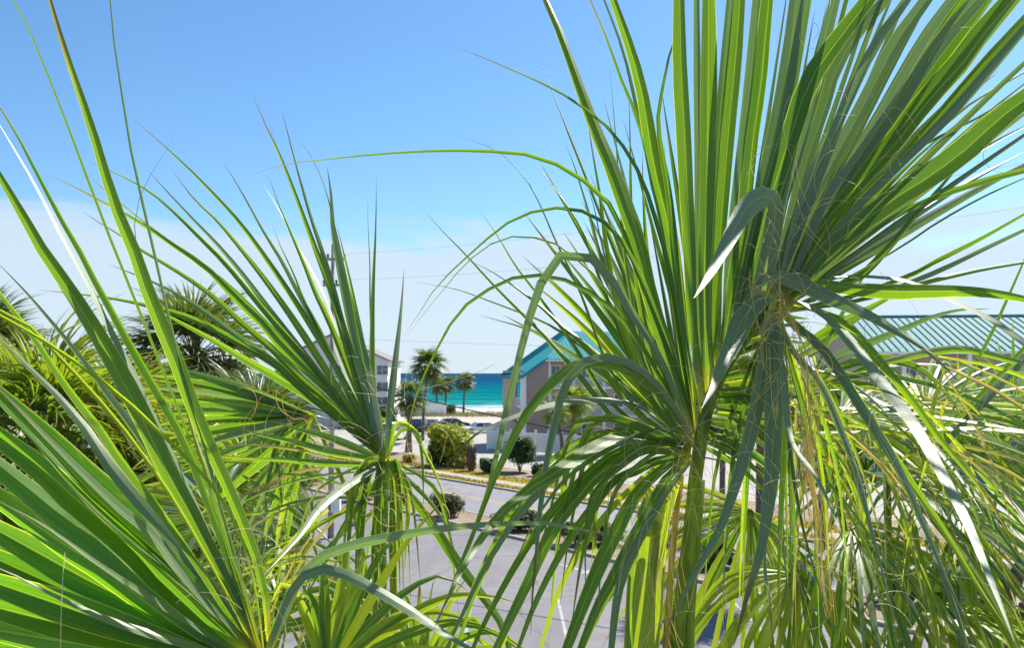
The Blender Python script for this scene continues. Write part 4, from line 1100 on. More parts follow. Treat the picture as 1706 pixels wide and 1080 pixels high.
ROWS_C = [
 (34, 'leaf', 'c', [(911, 0), (937, 59), (959, 119), (981, 178), (998, 222), (1018, 267), (1036, 315), (1056, 370), (1070, 420), (1085, 490), (1103, 550), (1124, 615), (1144, 681), (1158, 735)], {'fold': .4, 'roll': 15, 'ext': .25, 'w0': .5, 'peak': .4}),
 (28, 'leaf', 'c', [(1022, 0), (1048, 74), (1067, 141), (1080, 215), (1090, 278), (1104, 333), (1115, 385), (1128, 480), (1142, 600), (1160, 720)], {'roll': -14, 'ext': .3}),
 (13, 'blue', 'c', [(1006, 0), (1030, 63), (1048, 126), (1060, 185), (1085, 290), (1120, 500), (1156, 720)], {'dy': .05, 'ext': .2}),
 (11, 'dark', 'c', [(983, 0), (1011, 67), (1033, 130), (1056, 185), (1070, 230), (1080, 275), (1102, 380), (1132, 560), (1156, 720)], {'ext': .15}),
 (11, 'dark', 'c', [(738, 71), (774, 83), (830, 106), (885, 130), (930, 152), (974, 181), (1004, 204), (1033, 237), (1059, 278), (1078, 322), (1090, 360), (1112, 440), (1137, 580), (1158, 730)], {'dt': .1, 'peak': .25}),
 (10, 'dark', 'c', [(400, 298), (471, 274), (545, 265), (619, 257), (693, 252), (760, 250), (830, 252), (885, 258), (930, 274), (967, 296), (1004, 326), (1026, 356), (1040, 388), (1062, 450), (1110, 570), (1152, 710)], {'dt': .05, 'peak': .25}),
 (10, 'dark', 'c', [(672, 560), (700, 520), (722, 485), (756, 448), (793, 415), (833, 380), (867, 361), (907, 348), (952, 348), (989, 361), (1030, 393), (1075, 480), (1130, 620), (1157, 725)], {'dt': .0, 'peak': .25}),
 (6, 'dark', 'c', [(672, 570), (700, 530), (737, 485), (774, 441), (819, 406), (863, 393), (907, 400), (940, 415), (1000, 470), (1080, 590), (1150, 720)], {'peak': .25}),
 (17, 'blue', 'c', [(690, 1090), (741, 1013), (774, 932), (804, 847), (822, 784), (836, 715), (856, 633), (874, 559), (896, 485), (919, 441), (941, 422), (967, 420), (993, 437), (1019, 467), (1044, 507), (1074, 556), (1102, 600), (1152, 725)], {'dt': -.12, 'noext': 1, 'roll': 8}),
 (9, 'dark', 'cu', [(668, 800), (676, 742), (686, 685), (705, 630), (724, 590), (748, 544), (781, 504), (822, 478), (863, 461), (907, 459), (944, 467), (974, 481), (1007, 506), (1037, 530), (1090, 612), (1152, 732)], {'dt': -.1, 'roll': 0}),
 (10, 'dark', 'c', [(704, 348), (737, 385), (774, 422), (822, 474), (863, 515), (907, 559), (937, 593), (981, 644), (1015, 689), (1070, 730), (1145, 750)], {'dt': .2}),
 (8, 'dark', 'c', [(794, 344), (826, 389), (859, 444), (885, 478), (907, 507), (959, 581), (1007, 659), (1080, 722), (1147, 748)], {'dt': .2}),
 (14, 'leaf', 'c', [(778, 433), (819, 452), (863, 481), (907, 515), (937, 544), (974, 574), (1019, 633), (1044, 670), (1100, 718), (1152, 746)], {'dt': .15}),
 (6, 'dark', 'c', [(690, 470), (756, 481), (811, 500), (856, 517), (907, 537), (959, 570), (1040, 640), (1140, 740)], {'dt': .25}),
 (6, 'leaf', 'c', [(756, 224), (819, 246), (856, 274), (885, 311), (907, 356), (926, 400), (941, 430), (967, 485), (989, 544), (1010, 600), (1060, 680), (1148, 745)], {'dt': .3}),
 (10, 'leaf', 'c', [(891, 268), (922, 311), (952, 352), (974, 393), (995, 450), (1022, 520), (1072, 640), (1152, 740)], {'dt': .25}),
 (11, 'blue', 'c', [(941, 237), (956, 274), (970, 319), (985, 370), (998, 420), (1032, 520), (1092, 660), (1152, 740)], {'dt': .25}),
 (15, 'leaf', 'c', [(978, 190), (985, 241), (993, 289), (1000, 333), (1008, 400), (1032, 530), (1092, 680), (1152, 745)], {'dt': .2}),
 (7, 'leaf', 'c', [(1016, 110), (1022, 185), (1028, 259), (1034, 340), (1048, 470), (1085, 620), (1154, 742)], {'dt': .25}),
 (11, 'leaf', 'c', [(1047, 150), (1049, 200), (1050, 259), (1051, 333), (1056, 420), (1075, 550), (1112, 680), (1156, 740)], {'dt': .2}),
 (9, 'blue', 'c', [(962, 285), (985, 330), (1000, 400), (1020, 480), (1060, 600), (1150, 742)], {'dt': .3}),
 (13, 'leaf', 'c', [(1070, 250), (1072, 330), (1078, 420), (1092, 540), (1120, 660), (1157, 738)], {'dt': .15}),
 (15, 'dark', 'c', [(1144, 0), (1130, 48), (1115, 93), (1104, 148), (1097, 193), (1100, 237), (1116, 330), (1132, 480), (1156, 670)], {'noext': 1}),
 (31, 'leaf', 'c', [(1133, 0), (1135, 111), (1141, 222), (1146, 333), (1150, 400), (1153, 511), (1160, 590), (1172, 670)], {**E5, 'roll': 8, 'fold': .3}),
 (30, 'leaf', 'c', [(1180, 0), (1180, 111), (1179, 222), (1177, 333), (1175, 400), (1173, 500), (1176, 600), (1182, 668)], {**E5, 'roll': -8, 'fold': -.3}),
 (31, 'leaf', 'c', [(1233, 0), (1226, 93), (1217, 185), (1209, 278), (1202, 370), (1196, 450), (1190, 540), (1192, 640)], {**E5, 'roll': 12, 'fold': .3}),
 (16, 'blue', 'c', [(1216, 0), (1206, 111), (1197, 222), (1193, 296), (1190, 400), (1188, 540), (1190, 640)], {**E5, 'dy': .04}),
 (14, 'blue', 'c', [(1162, 0), (1163, 120), (1164, 240), (1164, 400), (1168, 560), (1178, 665)], {**E5, 'dy': .04}),
 (30, 'dark', 'c', [(1281, 0), (1274, 74), (1267, 148), (1256, 222), (1248, 296), (1240, 370), (1226, 450), (1208, 560), (1202, 622)], {**E5}),
 (22, 'blue', 'c', [(1262, 0), (1252, 120), (1240, 230), (1226, 340), (1214, 450), (1204, 620)], {**E5, 'dy': .04}),
 (30, 'blue', 'c', [(1326, 0), (1318, 74), (1307, 148), (1292, 222), (1275, 296), (1252, 400), (1228, 520), (1214, 600)], {**E5}),
 (20, 'blue', 'c', [(1345, 0), (1322, 130), (1300, 240), (1270, 350), (1240, 480), (1216, 598)], {**E5, 'dy': .03}),
 (36, 'dark', 'c', [(1447, 0), (1399, 63), (1361, 115), (1339, 159), (1321, 215), (1306, 259), (1290, 310), (1268, 385), (1245, 480), (1225, 580)], {**E5, 'dt': .05}),
 (24, 'blue', 'c', [(1390, 0), (1362, 110), (1336, 220), (1305, 330), (1275, 430), (1250, 545)], {**E5}),
 (25, 'blue', 'c', [(1476, 0), (1428, 56), (1395, 111), (1373, 185), (1347, 259), (1321, 352), (1300, 440), (1285, 518)], {**E5}),
 (26, 'blue', 'c', [(1513, 0), (1462, 74), (1425, 148), (1391, 222), (1354, 296), (1328, 370), (1292, 516)], {**E5}),
 (26, 'blue', 'c', [(1543, 0), (1491, 74), (1447, 159), (1413, 222), (1373, 296), (1336, 370), (1294, 515)], {**E5}),
 (28, 'blue', 'c', [(1580, 0), (1543, 48), (1499, 119), (1462, 185), (1417, 259), (1373, 326), (1296, 515)], {**E5}),
 (24, 'leaf', 'c', [(1600, 0), (1555, 68), (1510, 140), (1470, 210), (1420, 290), (1360, 390), (1297, 515)], {**E5, 'dy': .05}),
 (32, 'blue', 'c', [(1625, 0), (1587, 41), (1543, 96), (1491, 174), (1447, 237), (1399, 304), (1354, 370), (1299, 512)], {**E5}),
 (26, 'leaf', 'c', [(1650, 0), (1600, 70), (1540, 150), (1490, 220), (1430, 300), (1370, 390), (1300, 512)], {**E5, 'dy': .06}),
 (42, 'leaf', 'c', [(1687, 0), (1639, 56), (1602, 107), (1550, 163), (1506, 222), (1454, 281), (1399, 341), (1350, 400), (1301, 512)], {**E5, 'roll': 12}),
 (22, 'leaf', 'c', [(1706, 30), (1660, 80), (1600, 150), (1540, 220), (1480, 290), (1400, 390), (1303, 512)], {**E5, 'dy': .05}),
 (18, 'blue', 'c', [(1706, 48), (1658, 104), (1613, 156), (1573, 200), (1528, 244), (1491, 281), (1390, 385), (1304, 511)], {**E5}),
 (44, 'dark', 'c', [(1706, 167), (1662, 200), (1610, 248), (1550, 293), (1491, 330), (1447, 363), (1402, 397), (1360, 435), (1306, 512)], {**E5, 'dt': .0, 'roll': -10}),
 (13, 'dark', 'c', [(1706, 283), (1662, 293), (1602, 311), (1550, 330), (1491, 358), (1400, 425), (1308, 513)], {**E5}),
 (15, 'leaf', 'c', [(1640, 225), (1599, 274), (1565, 315), (1528, 356), (1499, 393), (1465, 431), (1439, 457), (1370, 492), (1312, 515)], {'dy': .06}),
 (15, 'leaf', 'c', [(1706, 359), (1658, 387), (1610, 413), (1565, 435), (1517, 461), (1420, 495), (1312, 518)], {'dy': .06}),
 (13, 'blue', 'c', [(1706, 385), (1639, 417), (1587, 443), (1536, 465), (1440, 500), (1315, 520)], {'dy': .06}),
 (9, 'leaf', 'c', [(1706, 437), (1639, 448), (1580, 461), (1536, 472), (1430, 500), (1315, 520)], {'dy': .06}),
 (6, 'dark', 'c', [(1706, 296), (1639, 326), (1565, 367), (1513, 402), (1450, 440), (1312, 518)], {'dy': .06}),
 (5, 'dark', 'c', [(1706, 150), (1640, 190), (1570, 225), (1500, 265), (1420, 340), (1306, 512)], {'dt': .3}),
 (5, 'dark', 'c', [(1706, 120), (1620, 170), (1550, 230), (1470, 310), (1306, 512)], {'dt': .3}),
 (28, 'leaf', 'c', [(1706, 498), (1658, 489), (1602, 485), (1543, 485), (1484, 485), (1417, 480), (1354, 474), (1303, 503)], {'fold': .5, 'ext': .3, 'dt': -.1}),
 (27, 'blue', 'cu', [(1256, 487), (1267, 468), (1289, 459), (1319, 467), (1352, 481), (1400, 504), (1447, 524), (1484, 546), (1528, 572), (1560, 598), (1602, 640)], {'dt': -.2, 'w0': .6, 'dy': -.05}),
 (18, 'blue', 'u', [(1310, 505), (1370, 470), (1425, 461), (1513, 469), (1558, 487), (1602, 509), (1647, 531), (1684, 557), (1706, 572)], {'dt': -.2, 'peak': .6, 'ext': .3, 'w0': .25}),
 (22, 'blue', 'u', [(1308, 500), (1328, 498), (1361, 517), (1391, 539), (1421, 576), (1447, 606), (1476, 646), (1506, 683), (1543, 740), (1576, 802), (1602, 850), (1625, 902), (1647, 958), (1669, 1013), (1690, 1070)], {'k': .95, 'cl': .68, 'twist': 0, 'w0': .7, 'roll': 0, 'noext': 1}),
 (16, 'leaf', 'c', [(1310, 505), (1400, 535), (1470, 610), (1520, 670), (1565, 732), (1621, 799), (1660, 855), (1700, 925)], {'dt': -.2, 'noext': 1}),
 (21, 'blue', 'cu', [(1305, 520), (1325, 543), (1354, 565), (1380, 591), (1402, 624), (1428, 665), (1454, 706), (1485, 757), (1510, 805), (1534, 862), (1558, 917), (1587, 987), (1617, 1050), (1635, 1095)], {'dt': -.25, 'noext': 1, 'w0': .7}),
 (19, 'leaf', 'c', [(1305, 520), (1380, 595), (1440, 690), (1513, 799), (1565, 873), (1602, 932), (1639, 991), (1684, 1058)], {'dt': -.2, 'noext': 1}),
 (15, 'blue', 'c', [(1300, 525), (1313, 569), (1336, 602), (1362, 631), (1384, 672), (1410, 736), (1432, 799), (1454, 887), (1473, 961), (1497, 1055)], {'dt': -.2, 'noext': 1, 'w0': .6}),
 (13, 'blue', 'u', [(1296, 530), (1305, 620), (1312, 710), (1325, 750), (1354, 787), (1380, 836), (1399, 887), (1412, 925)], {'k': .9, 'cl': .6, 'twist': 0}),
 (25, 'blue', 'c', [(1284, 520), (1275, 578), (1267, 641), (1256, 696), (1246, 739), (1222, 817), (1200, 880), (1167, 939), (1137, 995), (1108, 1055)], {'dt': -.22, 'noext': 1, 'w0': .8, 'dy': -.06}),
 (32, 'blue', 'c', [(1286, 520), (1290, 600), (1288, 680), (1287, 754), (1281, 828), (1267, 917), (1244, 995), (1222, 1080)], {'dt': -.2, 'noext': 1, 'w0': .8, 'dy': -.05}),
 (18, 'dark', 'c', [(1292, 522), (1302, 600), (1304, 680), (1302, 773), (1298, 865), (1296, 976), (1296, 1100)], {'dt': -.18, 'noext': 1, 'w0': .8}),
 (14, 'dark', 'c', [(1294, 525), (1304, 620), (1315, 717), (1326, 806), (1341, 887), (1363, 969), (1392, 1065)], {'dt': -.2, 'noext': 1, 'w0': .7}),
 (16, 'blue', 'c', [(1290, 525), (1290, 650), (1284, 780), (1279, 865), (1274, 939), (1284, 1013), (1288, 1090)], {'dt': -.15, 'noext': 1}),
 (11, 'blue', 'c', [(1294, 525), (1300, 700), (1305, 830), (1307, 921), (1315, 995), (1322, 1085)], {'dt': -.15, 'noext': 1}),
 (34, 'blue', 'cu', [(1262, 505), (1276, 450), (1287, 395), (1292, 350), (1286, 330), (1265, 329), (1240, 352), (1214, 400), (1182, 458), (1156, 497)], {'ys': [0, -.02, -.04, -.07, -.10, -.13, -.18, -.25, -.33, -.40], 'hr': (.5, .72), 'w0': .85, 'roll': 0, 'twist': 0, 'fold': .1, 'peak': .45}),
 (28, 'blue', 'u', [(1284, 490), (1259, 507), (1237, 533), (1226, 559), (1215, 585), (1200, 615), (1189, 644), (1168, 682)], {'ys': [-.05, -.08, -.13, -.18, -.23, -.28, -.33, -.38], 'w0': .8, 'roll': 0, 'twist': 0}),
 (40, 'lime', 'c', [(1060, 1190), (1066, 1080), (1074, 980), (1082, 900), (1094, 830)], {'roll': 4, 'fold': .25, 'twist': 0, 'noext': 1, 'w0': .9, 'peak': .5, 'dy': .06, 'dt': .0}),
 (32, 'lime', 'c', [(1088, 1190), (1088, 1080), (1090, 980), (1098, 880), (1120, 800)], {'roll': -8, 'fold': -.3, 'twist': 0, 'noext': 1, 'w0': .9, 'peak': .5, 'dy': .04, 'dt': .0}),
 (24, 'leaf', 'c', [(1040, 1190), (1048, 1080), (1056, 980), (1068, 880), (1090, 815)], {'noext': 1, 'w0': .9, 'peak': .5, 'dy': .08, 'dt': .0}),
 # lower left droop
 (16, 'leaf', 'c', [(1150, 748), (1085, 738), (1020, 758), (955, 815), (900, 880), (850, 960), (805, 1045), (785, 1090)], {'dt': -.12, 'ext': .3, 'roll': 10}),
 (14, 'blue', 'c', [(1150, 748), (1090, 733), (1010, 742), (940, 785), (870, 855), (810, 945), (762, 1045), (740, 1090)], {'dt': -.05, 'ext': .2, 'roll': -12}),
 (15, 'leaf', 'uc', [(1150, 755), (1095, 762), (1030, 797), (975, 860), (930, 930), (890, 1010), (862, 1085)], {'dt': -.2, 'ext': .3}),
 (12, 'lime', 'c', [(1150, 755), (1100, 775), (1050, 815), (1000, 870), (960, 930), (925, 1000), (900, 1085)], {'dt': .05, 'ext': .3}),
 (13, 'leaf', 'c', [(1150, 750), (1070, 722), (980, 735), (900, 800), (840, 890), (790, 990), (760, 1085)], {'dt': .08, 'ext': .3}),
 (9, 'leaf', 'c', [(1150, 750), (1060, 715), (960, 735), (880, 810), (825, 900), (775, 1010), (750, 1085)], {'dt': .12, 'ext': .2}),
 (10, 'lime', 'c', [(1150, 752), (1080, 745), (1000, 790), (940, 860), (895, 940), (850, 1040), (835, 1090)], {'dt': .12, 'ext': .2}),
 (22, 'leaf', 'u', [(1150, 745), (1100, 732), (1044, 726), (1004, 739), (959, 765), (922, 791), (885, 813), (859, 836), (830, 861), (789, 917), (756, 976), (722, 1050)], {'dt': -.2, 'w0': .7}),
 (23, 'leaf', 'uc', [(1150, 750), (1100, 752), (1070, 750), (1033, 765), (996, 791), (967, 824), (941, 854), (915, 895), (885, 961), (856, 1021), (828, 1080)], {'dt': -.25, 'w0': .7}),
 (16, 'dark', 'c', [(1150, 758), (1096, 769), (1056, 787), (1022, 803), (985, 860), (940, 960)], {'dt': -.1}),
 (27, 'leaf', 'uc', [(1150, 758), (1120, 768), (1078, 802), (1052, 836), (1026, 887), (1004, 932), (985, 976), (967, 1021), (945, 1080)], {'dt': -.28, 'w0': .7}),
 (22, 'dark', 'c', [(1150, 765), (1118, 790), (1100, 815), (1078, 858), (1056, 898), (1026, 958), (996, 1013), (970, 1078)], {'dt': -.2, 'w0': .6}),
 (17, 'blue', 'c', [(1150, 770), (1110, 820), (1075, 880), (1056, 917), (1037, 961), (1026, 1013), (1018, 1090)], {'dt': -.25}),
 (22, 'leaf', 'c', [(1154, 738), (1128, 690), (1100, 656), (1074, 633), (1041, 613), (1004, 602), (967, 605), (930, 626), (896, 663), (867, 704), (840, 760), (815, 813), (800, 858), (765, 945), (725, 1050)], {'dt': -.3, 'roll': 12}),
 (23, 'blue', 'c', [(1154, 738), (1110, 665), (1060, 618), (1010, 601), (974, 609), (952, 633), (937, 668), (926, 717), (915, 765), (907, 817), (900, 865), (896, 917), (889, 976), (884, 1060)], {'dt': -.3}),
 (14, 'blue', 'u', [(1152, 742), (1120, 715), (1093, 693), (1056, 673), (1019, 667), (974, 667), (930, 672), (893, 681), (848, 698), (793, 724), (767, 750), (742, 778)], {'dt': -.25, 'w0': .6}),
 (20, 'dark', 'c', [(1148, 745), (1110, 735), (1078, 721), (1033, 703), (996, 700), (963, 704), (935, 718)], {'dt': -.2, 'w0': .5}),
]
leaves(fC, HC, YC, ROWS_C, rng, .15)
# short segments from the far side of the midrib
CO = [(1165, 740), (1170, 715), (1176, 690), (1184, 664), (1194, 640), (1206, 616), (1220, 592), (1236, 570), (1252, 548), (1268, 532)]
for k in range(26):
    a = k / 25; i = min(8, int(a * 9)); fr_ = a * 9 - i
    bxp = CO[i][0] + (CO[i + 1][0] - CO[i][0]) * fr_; byp = CO[i][1] + (CO[i + 1][1] - CO[i][1]) * fr_
    ang = math.radians(-28 + 70 * a + rng.uniform(-9, 9)); L = rng.uniform(90, 190) * (1 - .35 * a)
    e = (bxp + L * math.cos(ang), byp - L * math.sin(ang) + 25); m_ = (bxp + L * .5 * math.cos(ang), byp - L * .5 * math.sin(ang) - 2)
    leaves(fC, (bxp, byp), YC + .03, [(rng.uniform(12, 20), rng.choice(('leaf', 'dark', 'leaf', 'lime')), 'c', [(bxp, byp), m_, e], {'noext': 1, 'w0': .3, 'dt': .12})], rng)
for k in range(12):      # between the upright blades, behind
    a = k / 19; bxp = 1150 + 130 * a; byp = 735 - 205 * a
    ang = math.radians(112 - 62 * a + rng.uniform(-5, 5)); L = rng.uniform(520, 720)
    leaves(fC, (bxp, byp), YC + .08, [(rng.uniform(8, 15), rng.choice(('leaf', 'dark', 'blue')), 'c', [(bxp, byp), (bxp + L * .5 * math.cos(ang), byp - L * .5 * math.sin(ang)), (bxp + L * math.cos(ang), byp - L * math.sin(ang))], {'noext': 1, 'w0': .35, 'dt': .3})], rng)
for k in range(26):      # crowded segments of the right half of the fan
    ang = math.radians(32 + 50 * (k + rng.uniform(-.4, .4)) / 25); L = rng.uniform(480, 900)
    c_, s_ = math.cos(ang), math.sin(ang); bx_, by_ = 1294 - 26 * (k / 25), 516 + 14 * (k / 25); sag = rng.uniform(0, 60)
    leaves(fC, (bx_, by_), YC + .06, [(rng.uniform(10, 19), rng.choice(('blue', 'blue', 'leaf', 'dark', 'pale')), 'c', [(bx_, by_), (bx_ + L * .4 * c_, by_ - L * .4 * s_), (bx_ + L * .72 * c_, by_ - L * .72 * s_ + sag * .25), (bx_ + L * c_, by_ - L * s_ + sag)], {'noext': 1, 'w0': .4, 'dt': rng.uniform(.1, .4)})], rng)
for k in range(20):      # crowded upright segments on the left of the hub, farther back
    ang = math.radians(96 + 46 * (k + rng.uniform(-.4, .4)) / 19); L = rng.uniform(380, 640) * (1 - .25 * (k / 19))
    c_, s_ = math.cos(ang), math.sin(ang); sag = rng.uniform(10, 70) * (k / 19)
    leaves(fC, HC, YC + .1, [(rng.uniform(11, 20), rng.choice(('leaf', 'leaf', 'lime', 'blue', 'green')), 'c', [(1154, 745), (1154 + L * .4 * c_, 745 - L * .4 * s_), (1154 + L * .72 * c_ - sag * .1, 745 - L * .72 * s_ + sag * .25), (1154 + L * c_ - sag * .3, 745 - L * s_ + sag)], {'noext': 1, 'w0': .4, 'dt': rng.uniform(.15, .4)})], rng)
for k in range(10):      # thin segments drooping left of the stalk
    x1 = rng.uniform(735, 1010); y1 = rng.uniform(940, 1085)
    t_ = (1010 - x1) / 275
    pk = (1010 - 60 * t_ + rng.uniform(-30, 30), 770 + rng.uniform(-70, 60))
    leaves(fC, HC, YC, [(rng.uniform(6, 13), rng.choice(('leaf', 'leaf', 'dark', 'lime')), 'c', [(1150, 752), (1090, 745 + rng.uniform(-30, 30)), pk, ((pk[0] + x1) / 2 - 8, (pk[1] + y1) / 2 - 12), (x1, y1)], {'noext': 1, 'dt': rng.uniform(-.2, .15), 'peak': .4, 'w0': .5})], rng)
for k in range(10):      # and right of it, hanging down
    x1 = rng.uniform(1130, 1420); y1 = rng.uniform(980, 1090)
    leaves(fC, (1290, 520), YC + .05, [(rng.uniform(6, 12), rng.choice(('leaf', 'dark', 'lime')), 'c', [(1292, 520), (1292 + (x1 - 1292) * .3, 600), (1292 + (x1 - 1292) * .8, 780), (x1, y1)], {'noext': 1, 'dt': rng.uniform(-.1, .2), 'w0': .5})], rng)
fibres(fC, (1330, 430), (60, 90), 36, 1.36, rng, (30, 130), 'fibre', .5, .9, .00036)
fibres(fC, (1420, 230), (90, 90), 22, 1.4, rng, (25, 110), 'fibre', .6, .6, .00036)
fibres(fC, (1130, 800), (60, 90), 40, 1.3, rng, (80, 260), 'fibre', .22, 1.8, .00034)
fibres(fC, (1290, 560), (25, 40), 50, 1.33, rng, (40, 160), 'orange', .5, 1.2, .00038)
fibres(fC, (1420, 820), (130, 130), 40, 1.3, rng, (60, 240), 'fibre', .3, 1.5, .00036)
strand_bunch(fC, [(1318, 540), (1345, 610), (1352, 690), (1345, 770), (1362, 870), (1378, 980), (1392, 1090)], 13, 28, 1.36, rng, 'orange', .0005)
strand_bunch(fC, [(1140, 770), (1125, 850), (1112, 940), (1120, 1040), (1140, 1100)], 16, 24, 1.42, rng, 'orange', .0005)

# ================================================================== PALMS BEHIND ON THE RIGHT
rng = random.Random(44)
dx0 = at(1480, 1200, 2.6)
Dp = empty('cabbage_palm', (dx0.x, 2.6, 0), 'palm behind the right hand palm, tangled fronds in the lower right', 'palm tree')
palm_trunk(Dp, (dx0.x, 2.6, 0), (dx0.x, 2.6, 6.75), .15, 30)
h = at(1345, 650, 2.1)
fD = petiole(Dp, [(dx0.x, 2.58, 6.7), tuple(at(1400, 850, 2.4)), tuple(h)], .012)
leaves(fD, (1345, 650), 2.1, [
 (11, 'lime', 'u', [(1321, 721), (1417, 721), (1528, 717), (1621, 715), (1706, 721)]),
 (9, 'blue', 'u', [(1321, 676), (1417, 681), (1491, 687), (1565, 696), (1639, 707), (1700, 718)]),
 (14, 'leaf', 'c', [(1345, 650), (1465, 606), (1513, 594), (1565, 583), (1610, 581), (1654, 591), (1706, 606)]),
 (8, 'blue', 'u', [(1345, 650), (1450, 615), (1536, 606), (1580, 613), (1625, 631), (1690, 670)]),
 (14, 'dark', 'c', [(1345, 645), (1454, 624), (1513, 635), (1573, 650), (1625, 669), (1676, 694), (1720, 720)]),
 (17, 'dark', 'c', [(1500, 770), (1602, 691), (1632, 665), (1669, 624), (1706, 583)]),
 (15, 'dark', 'c', [(1560, 740), (1610, 631), (1625, 602), (1650, 554), (1676, 498), (1702, 440)]),
 (14, 'blue', 'c', [(1540, 780), (1610, 700), (1661, 646), (1706, 600)]),
 (18, 'blue', 'c', [(1345, 640), (1399, 594), (1454, 572), (1506, 550), (1558, 528), (1602, 517), (1650, 515)]),
 (20, 'leaf', 'c', [(1320, 590), (1365, 557), (1417, 528), (1476, 498), (1520, 470)]),
 (16, 'leaf', 'c', [(1320, 600), (1369, 576), (1417, 543), (1470, 505)]),
 (20, 'leaf', 'c', [(1345, 650), (1400, 612), (1470, 600), (1540, 622), (1600, 690), (1650, 770)]),
 (13, 'leaf', 'c', [(1345, 650), (1420, 640), (1500, 660), (1580, 720), (1650, 800)]),
 (12, 'blue', 'u', [(1345, 655), (1420, 652), (1500, 690), (1580, 770), (1640, 860)]),
 (14, 'dark', 'c', [(1345, 650), (1380, 560), (1430, 470), (1475, 400), (1500, 340)]),
], rng, .1)
for (hx, hy, Y, ax, nr, n, L, sp, mats, dr) in (
    (1400, 690, 2.5, (.9, -.1, .05), (.25, -.4, .88), 26, .85, 70, ('leaf', 'lime', 'lime', 'pale'), .35),
    (1480, 800, 2.3, (.7, -.2, -.2), (.3, -.42, .86), 26, .75, 80, ('leaf', 'lime', 'lime', 'pale'), .5),
    (1420, 880, 2.2, (.3, -.3, -.3), (.3, -.45, .84), 24, .6, 85, ('leaf', 'pale', 'lime'), .5),
    (1600, 860, 2.4, (.3, -.2, -.3), (.2, -.42, .88), 24, .7, 85, ('leaf', 'lime', 'lime', 'pale'), .5),
    (1540, 680, 2.8, (.8, .0, .2), (.25, -.36, .9), 26, .9, 80, ('leaf', 'pale', 'lime'), .35),
    (1330, 960, 2.3, (-.1, -.3, -.2), (.25, -.5, .83), 22, .55, 85, ('leaf', 'lime'), .5),
    (1250, 850, 2.5, (-.2, -.1, -.3), (.25, -.5, .83), 22, .6, 85, ('leaf', 'lime', 'lime'), .45),
    (1560, 990, 2.2, (.2, -.3, -.1), (.25, -.45, .86), 22, .55, 85, ('leaf', 'lime', 'lime', 'pale'), .4)):
    h = at(hx, hy, Y); b0 = Vector((dx0.x, 2.58, 6.7))
    fr = petiole(Dp, [tuple(b0), tuple(b0.lerp(h, .5) + UP * .12), tuple(h)], .011)
    fan(fr, h, ax, nr, n + 3, L, sp, rng, .0205, dr, mats)
for k in range(64):      # narrow split segments tangled in front of the fans
    x0 = rng.uniform(1300, 1600); y0 = rng.uniform(590, 800); an = math.radians(rng.choice((rng.uniform(15, 75), rng.uniform(60, 110)))); L = rng.uniform(200, 420)
    c_, s_ = math.cos(an), math.sin(an)
    leaves(fD, (x0, y0), rng.uniform(1.8, 2.3), [(rng.uniform(4, 9), rng.choice(('lime', 'lime', 'leaf', 'pale', 'straw')), rng.choice(('c', 'c', 'cu')), [(x0, y0), (x0 + L * .35 * c_, y0 + L * .3 * s_ - 12), (x0 + L * .7 * c_, y0 + L * .66 * s_), (x0 + L * .92 * c_, y0 + L * s_ + 25)], {'noext': 1, 'w0': .5, 'dt': rng.uniform(-.2, .2)})], rng)
fibres(fD, (1500, 800), (120, 120), 36, 2.0, rng, (40, 170), 'fibre', .8, .9, .0006)
fibres(fD, (1480, 800), (120, 120), 26, 2.0, rng, (60, 220), 'orange', .25, 1.8, .0006)
gx = at(1640, 1000, 4.6)
Gp = empty('cabbage_palm', (gx.x, 4.6, 0), 'bluish palm crown farthest right, in front of the apartment building', 'palm tree')
palm_trunk(Gp, (gx.x, 4.6, 0), (gx.x, 4.6, 6.9), .15, 24)
for (hx, hy, Y, ax, nr, n, L, sp, mats, dr) in (
    (1600, 760, 4.5, (.3, -.3, .6), (-.1, -.9, .3), 26, .85, 100, ('blue', 'dark', 'leaf'), .3),
    (1690, 700, 4.6, (.3, -.1, .8), (-.2, -.9, .2), 24, .9, 100, ('blue', 'dark'), .25),
    (1520, 800, 4.3, (-.5, -.4, .3), (.1, -.9, .4), 24, .8, 100, ('blue', 'leaf', 'dark'), .4),
    (1440, 790, 4.4, (-.6, -.2, .4), (.1, -.9, .4), 22, .75, 100, ('dark', 'leaf'), .35),
    (1560, 930, 4.2, (-.2, -.5, -.2), (.2, -.5, .85), 20, .7, 100, ('leaf', 'lime'), .4)):
    h = at(hx, hy, Y); b0 = Vector((gx.x, 4.6, 6.85))
    fr = petiole(Gp, [tuple(b0), tuple(b0.lerp(h, .5) + UP * .12), tuple(h)], .013)
    fan(fr, h, ax, nr, n, L, sp, rng, .036, dr, mats, seg=8)

# ================================================================== DISTANT PALMS
def frond_mesh(seed, n, L, width, pet, droop, mat, seg=6, spread=115):
    rng_ = random.Random(seed)
    col = ([], [], [])
    fan(None, (pet, 0, 0), (1, 0, -.05), (-.15, 0, 1), n, L, spread, rng_, width, droop, (mat,), .35, False, seg, col)
    m = MB(); m.tube([(0, 0, 0), (pet * .5, 0, .04), (pet, 0, 0), (pet + L * .25, 0, -.02)], [.022, .016, .012, .006], 5)
    b = len(col[0]); V = col[0] + [tuple(p) for p in m.v]; Fc = col[1] + [tuple(i + b for i in q_) for q_ in m.f]; U = col[2] + [(.3, .3)] * len(m.v)
    o = mesh('frond_source', V, Fc, M[mat], None, True, U)
    me = o.data; bpy.data.objects.remove(o); me.name = 'frond'
    return me
FR_FAR = [frond_mesh(100 + i, 20, 1.2, .13, .95, .4, 'far', 5) for i in range(4)]
FR_MID = [frond_mesh(200 + i, 34, 1.0, .050, .85, .35, 'mid', 7) for i in range(5)]
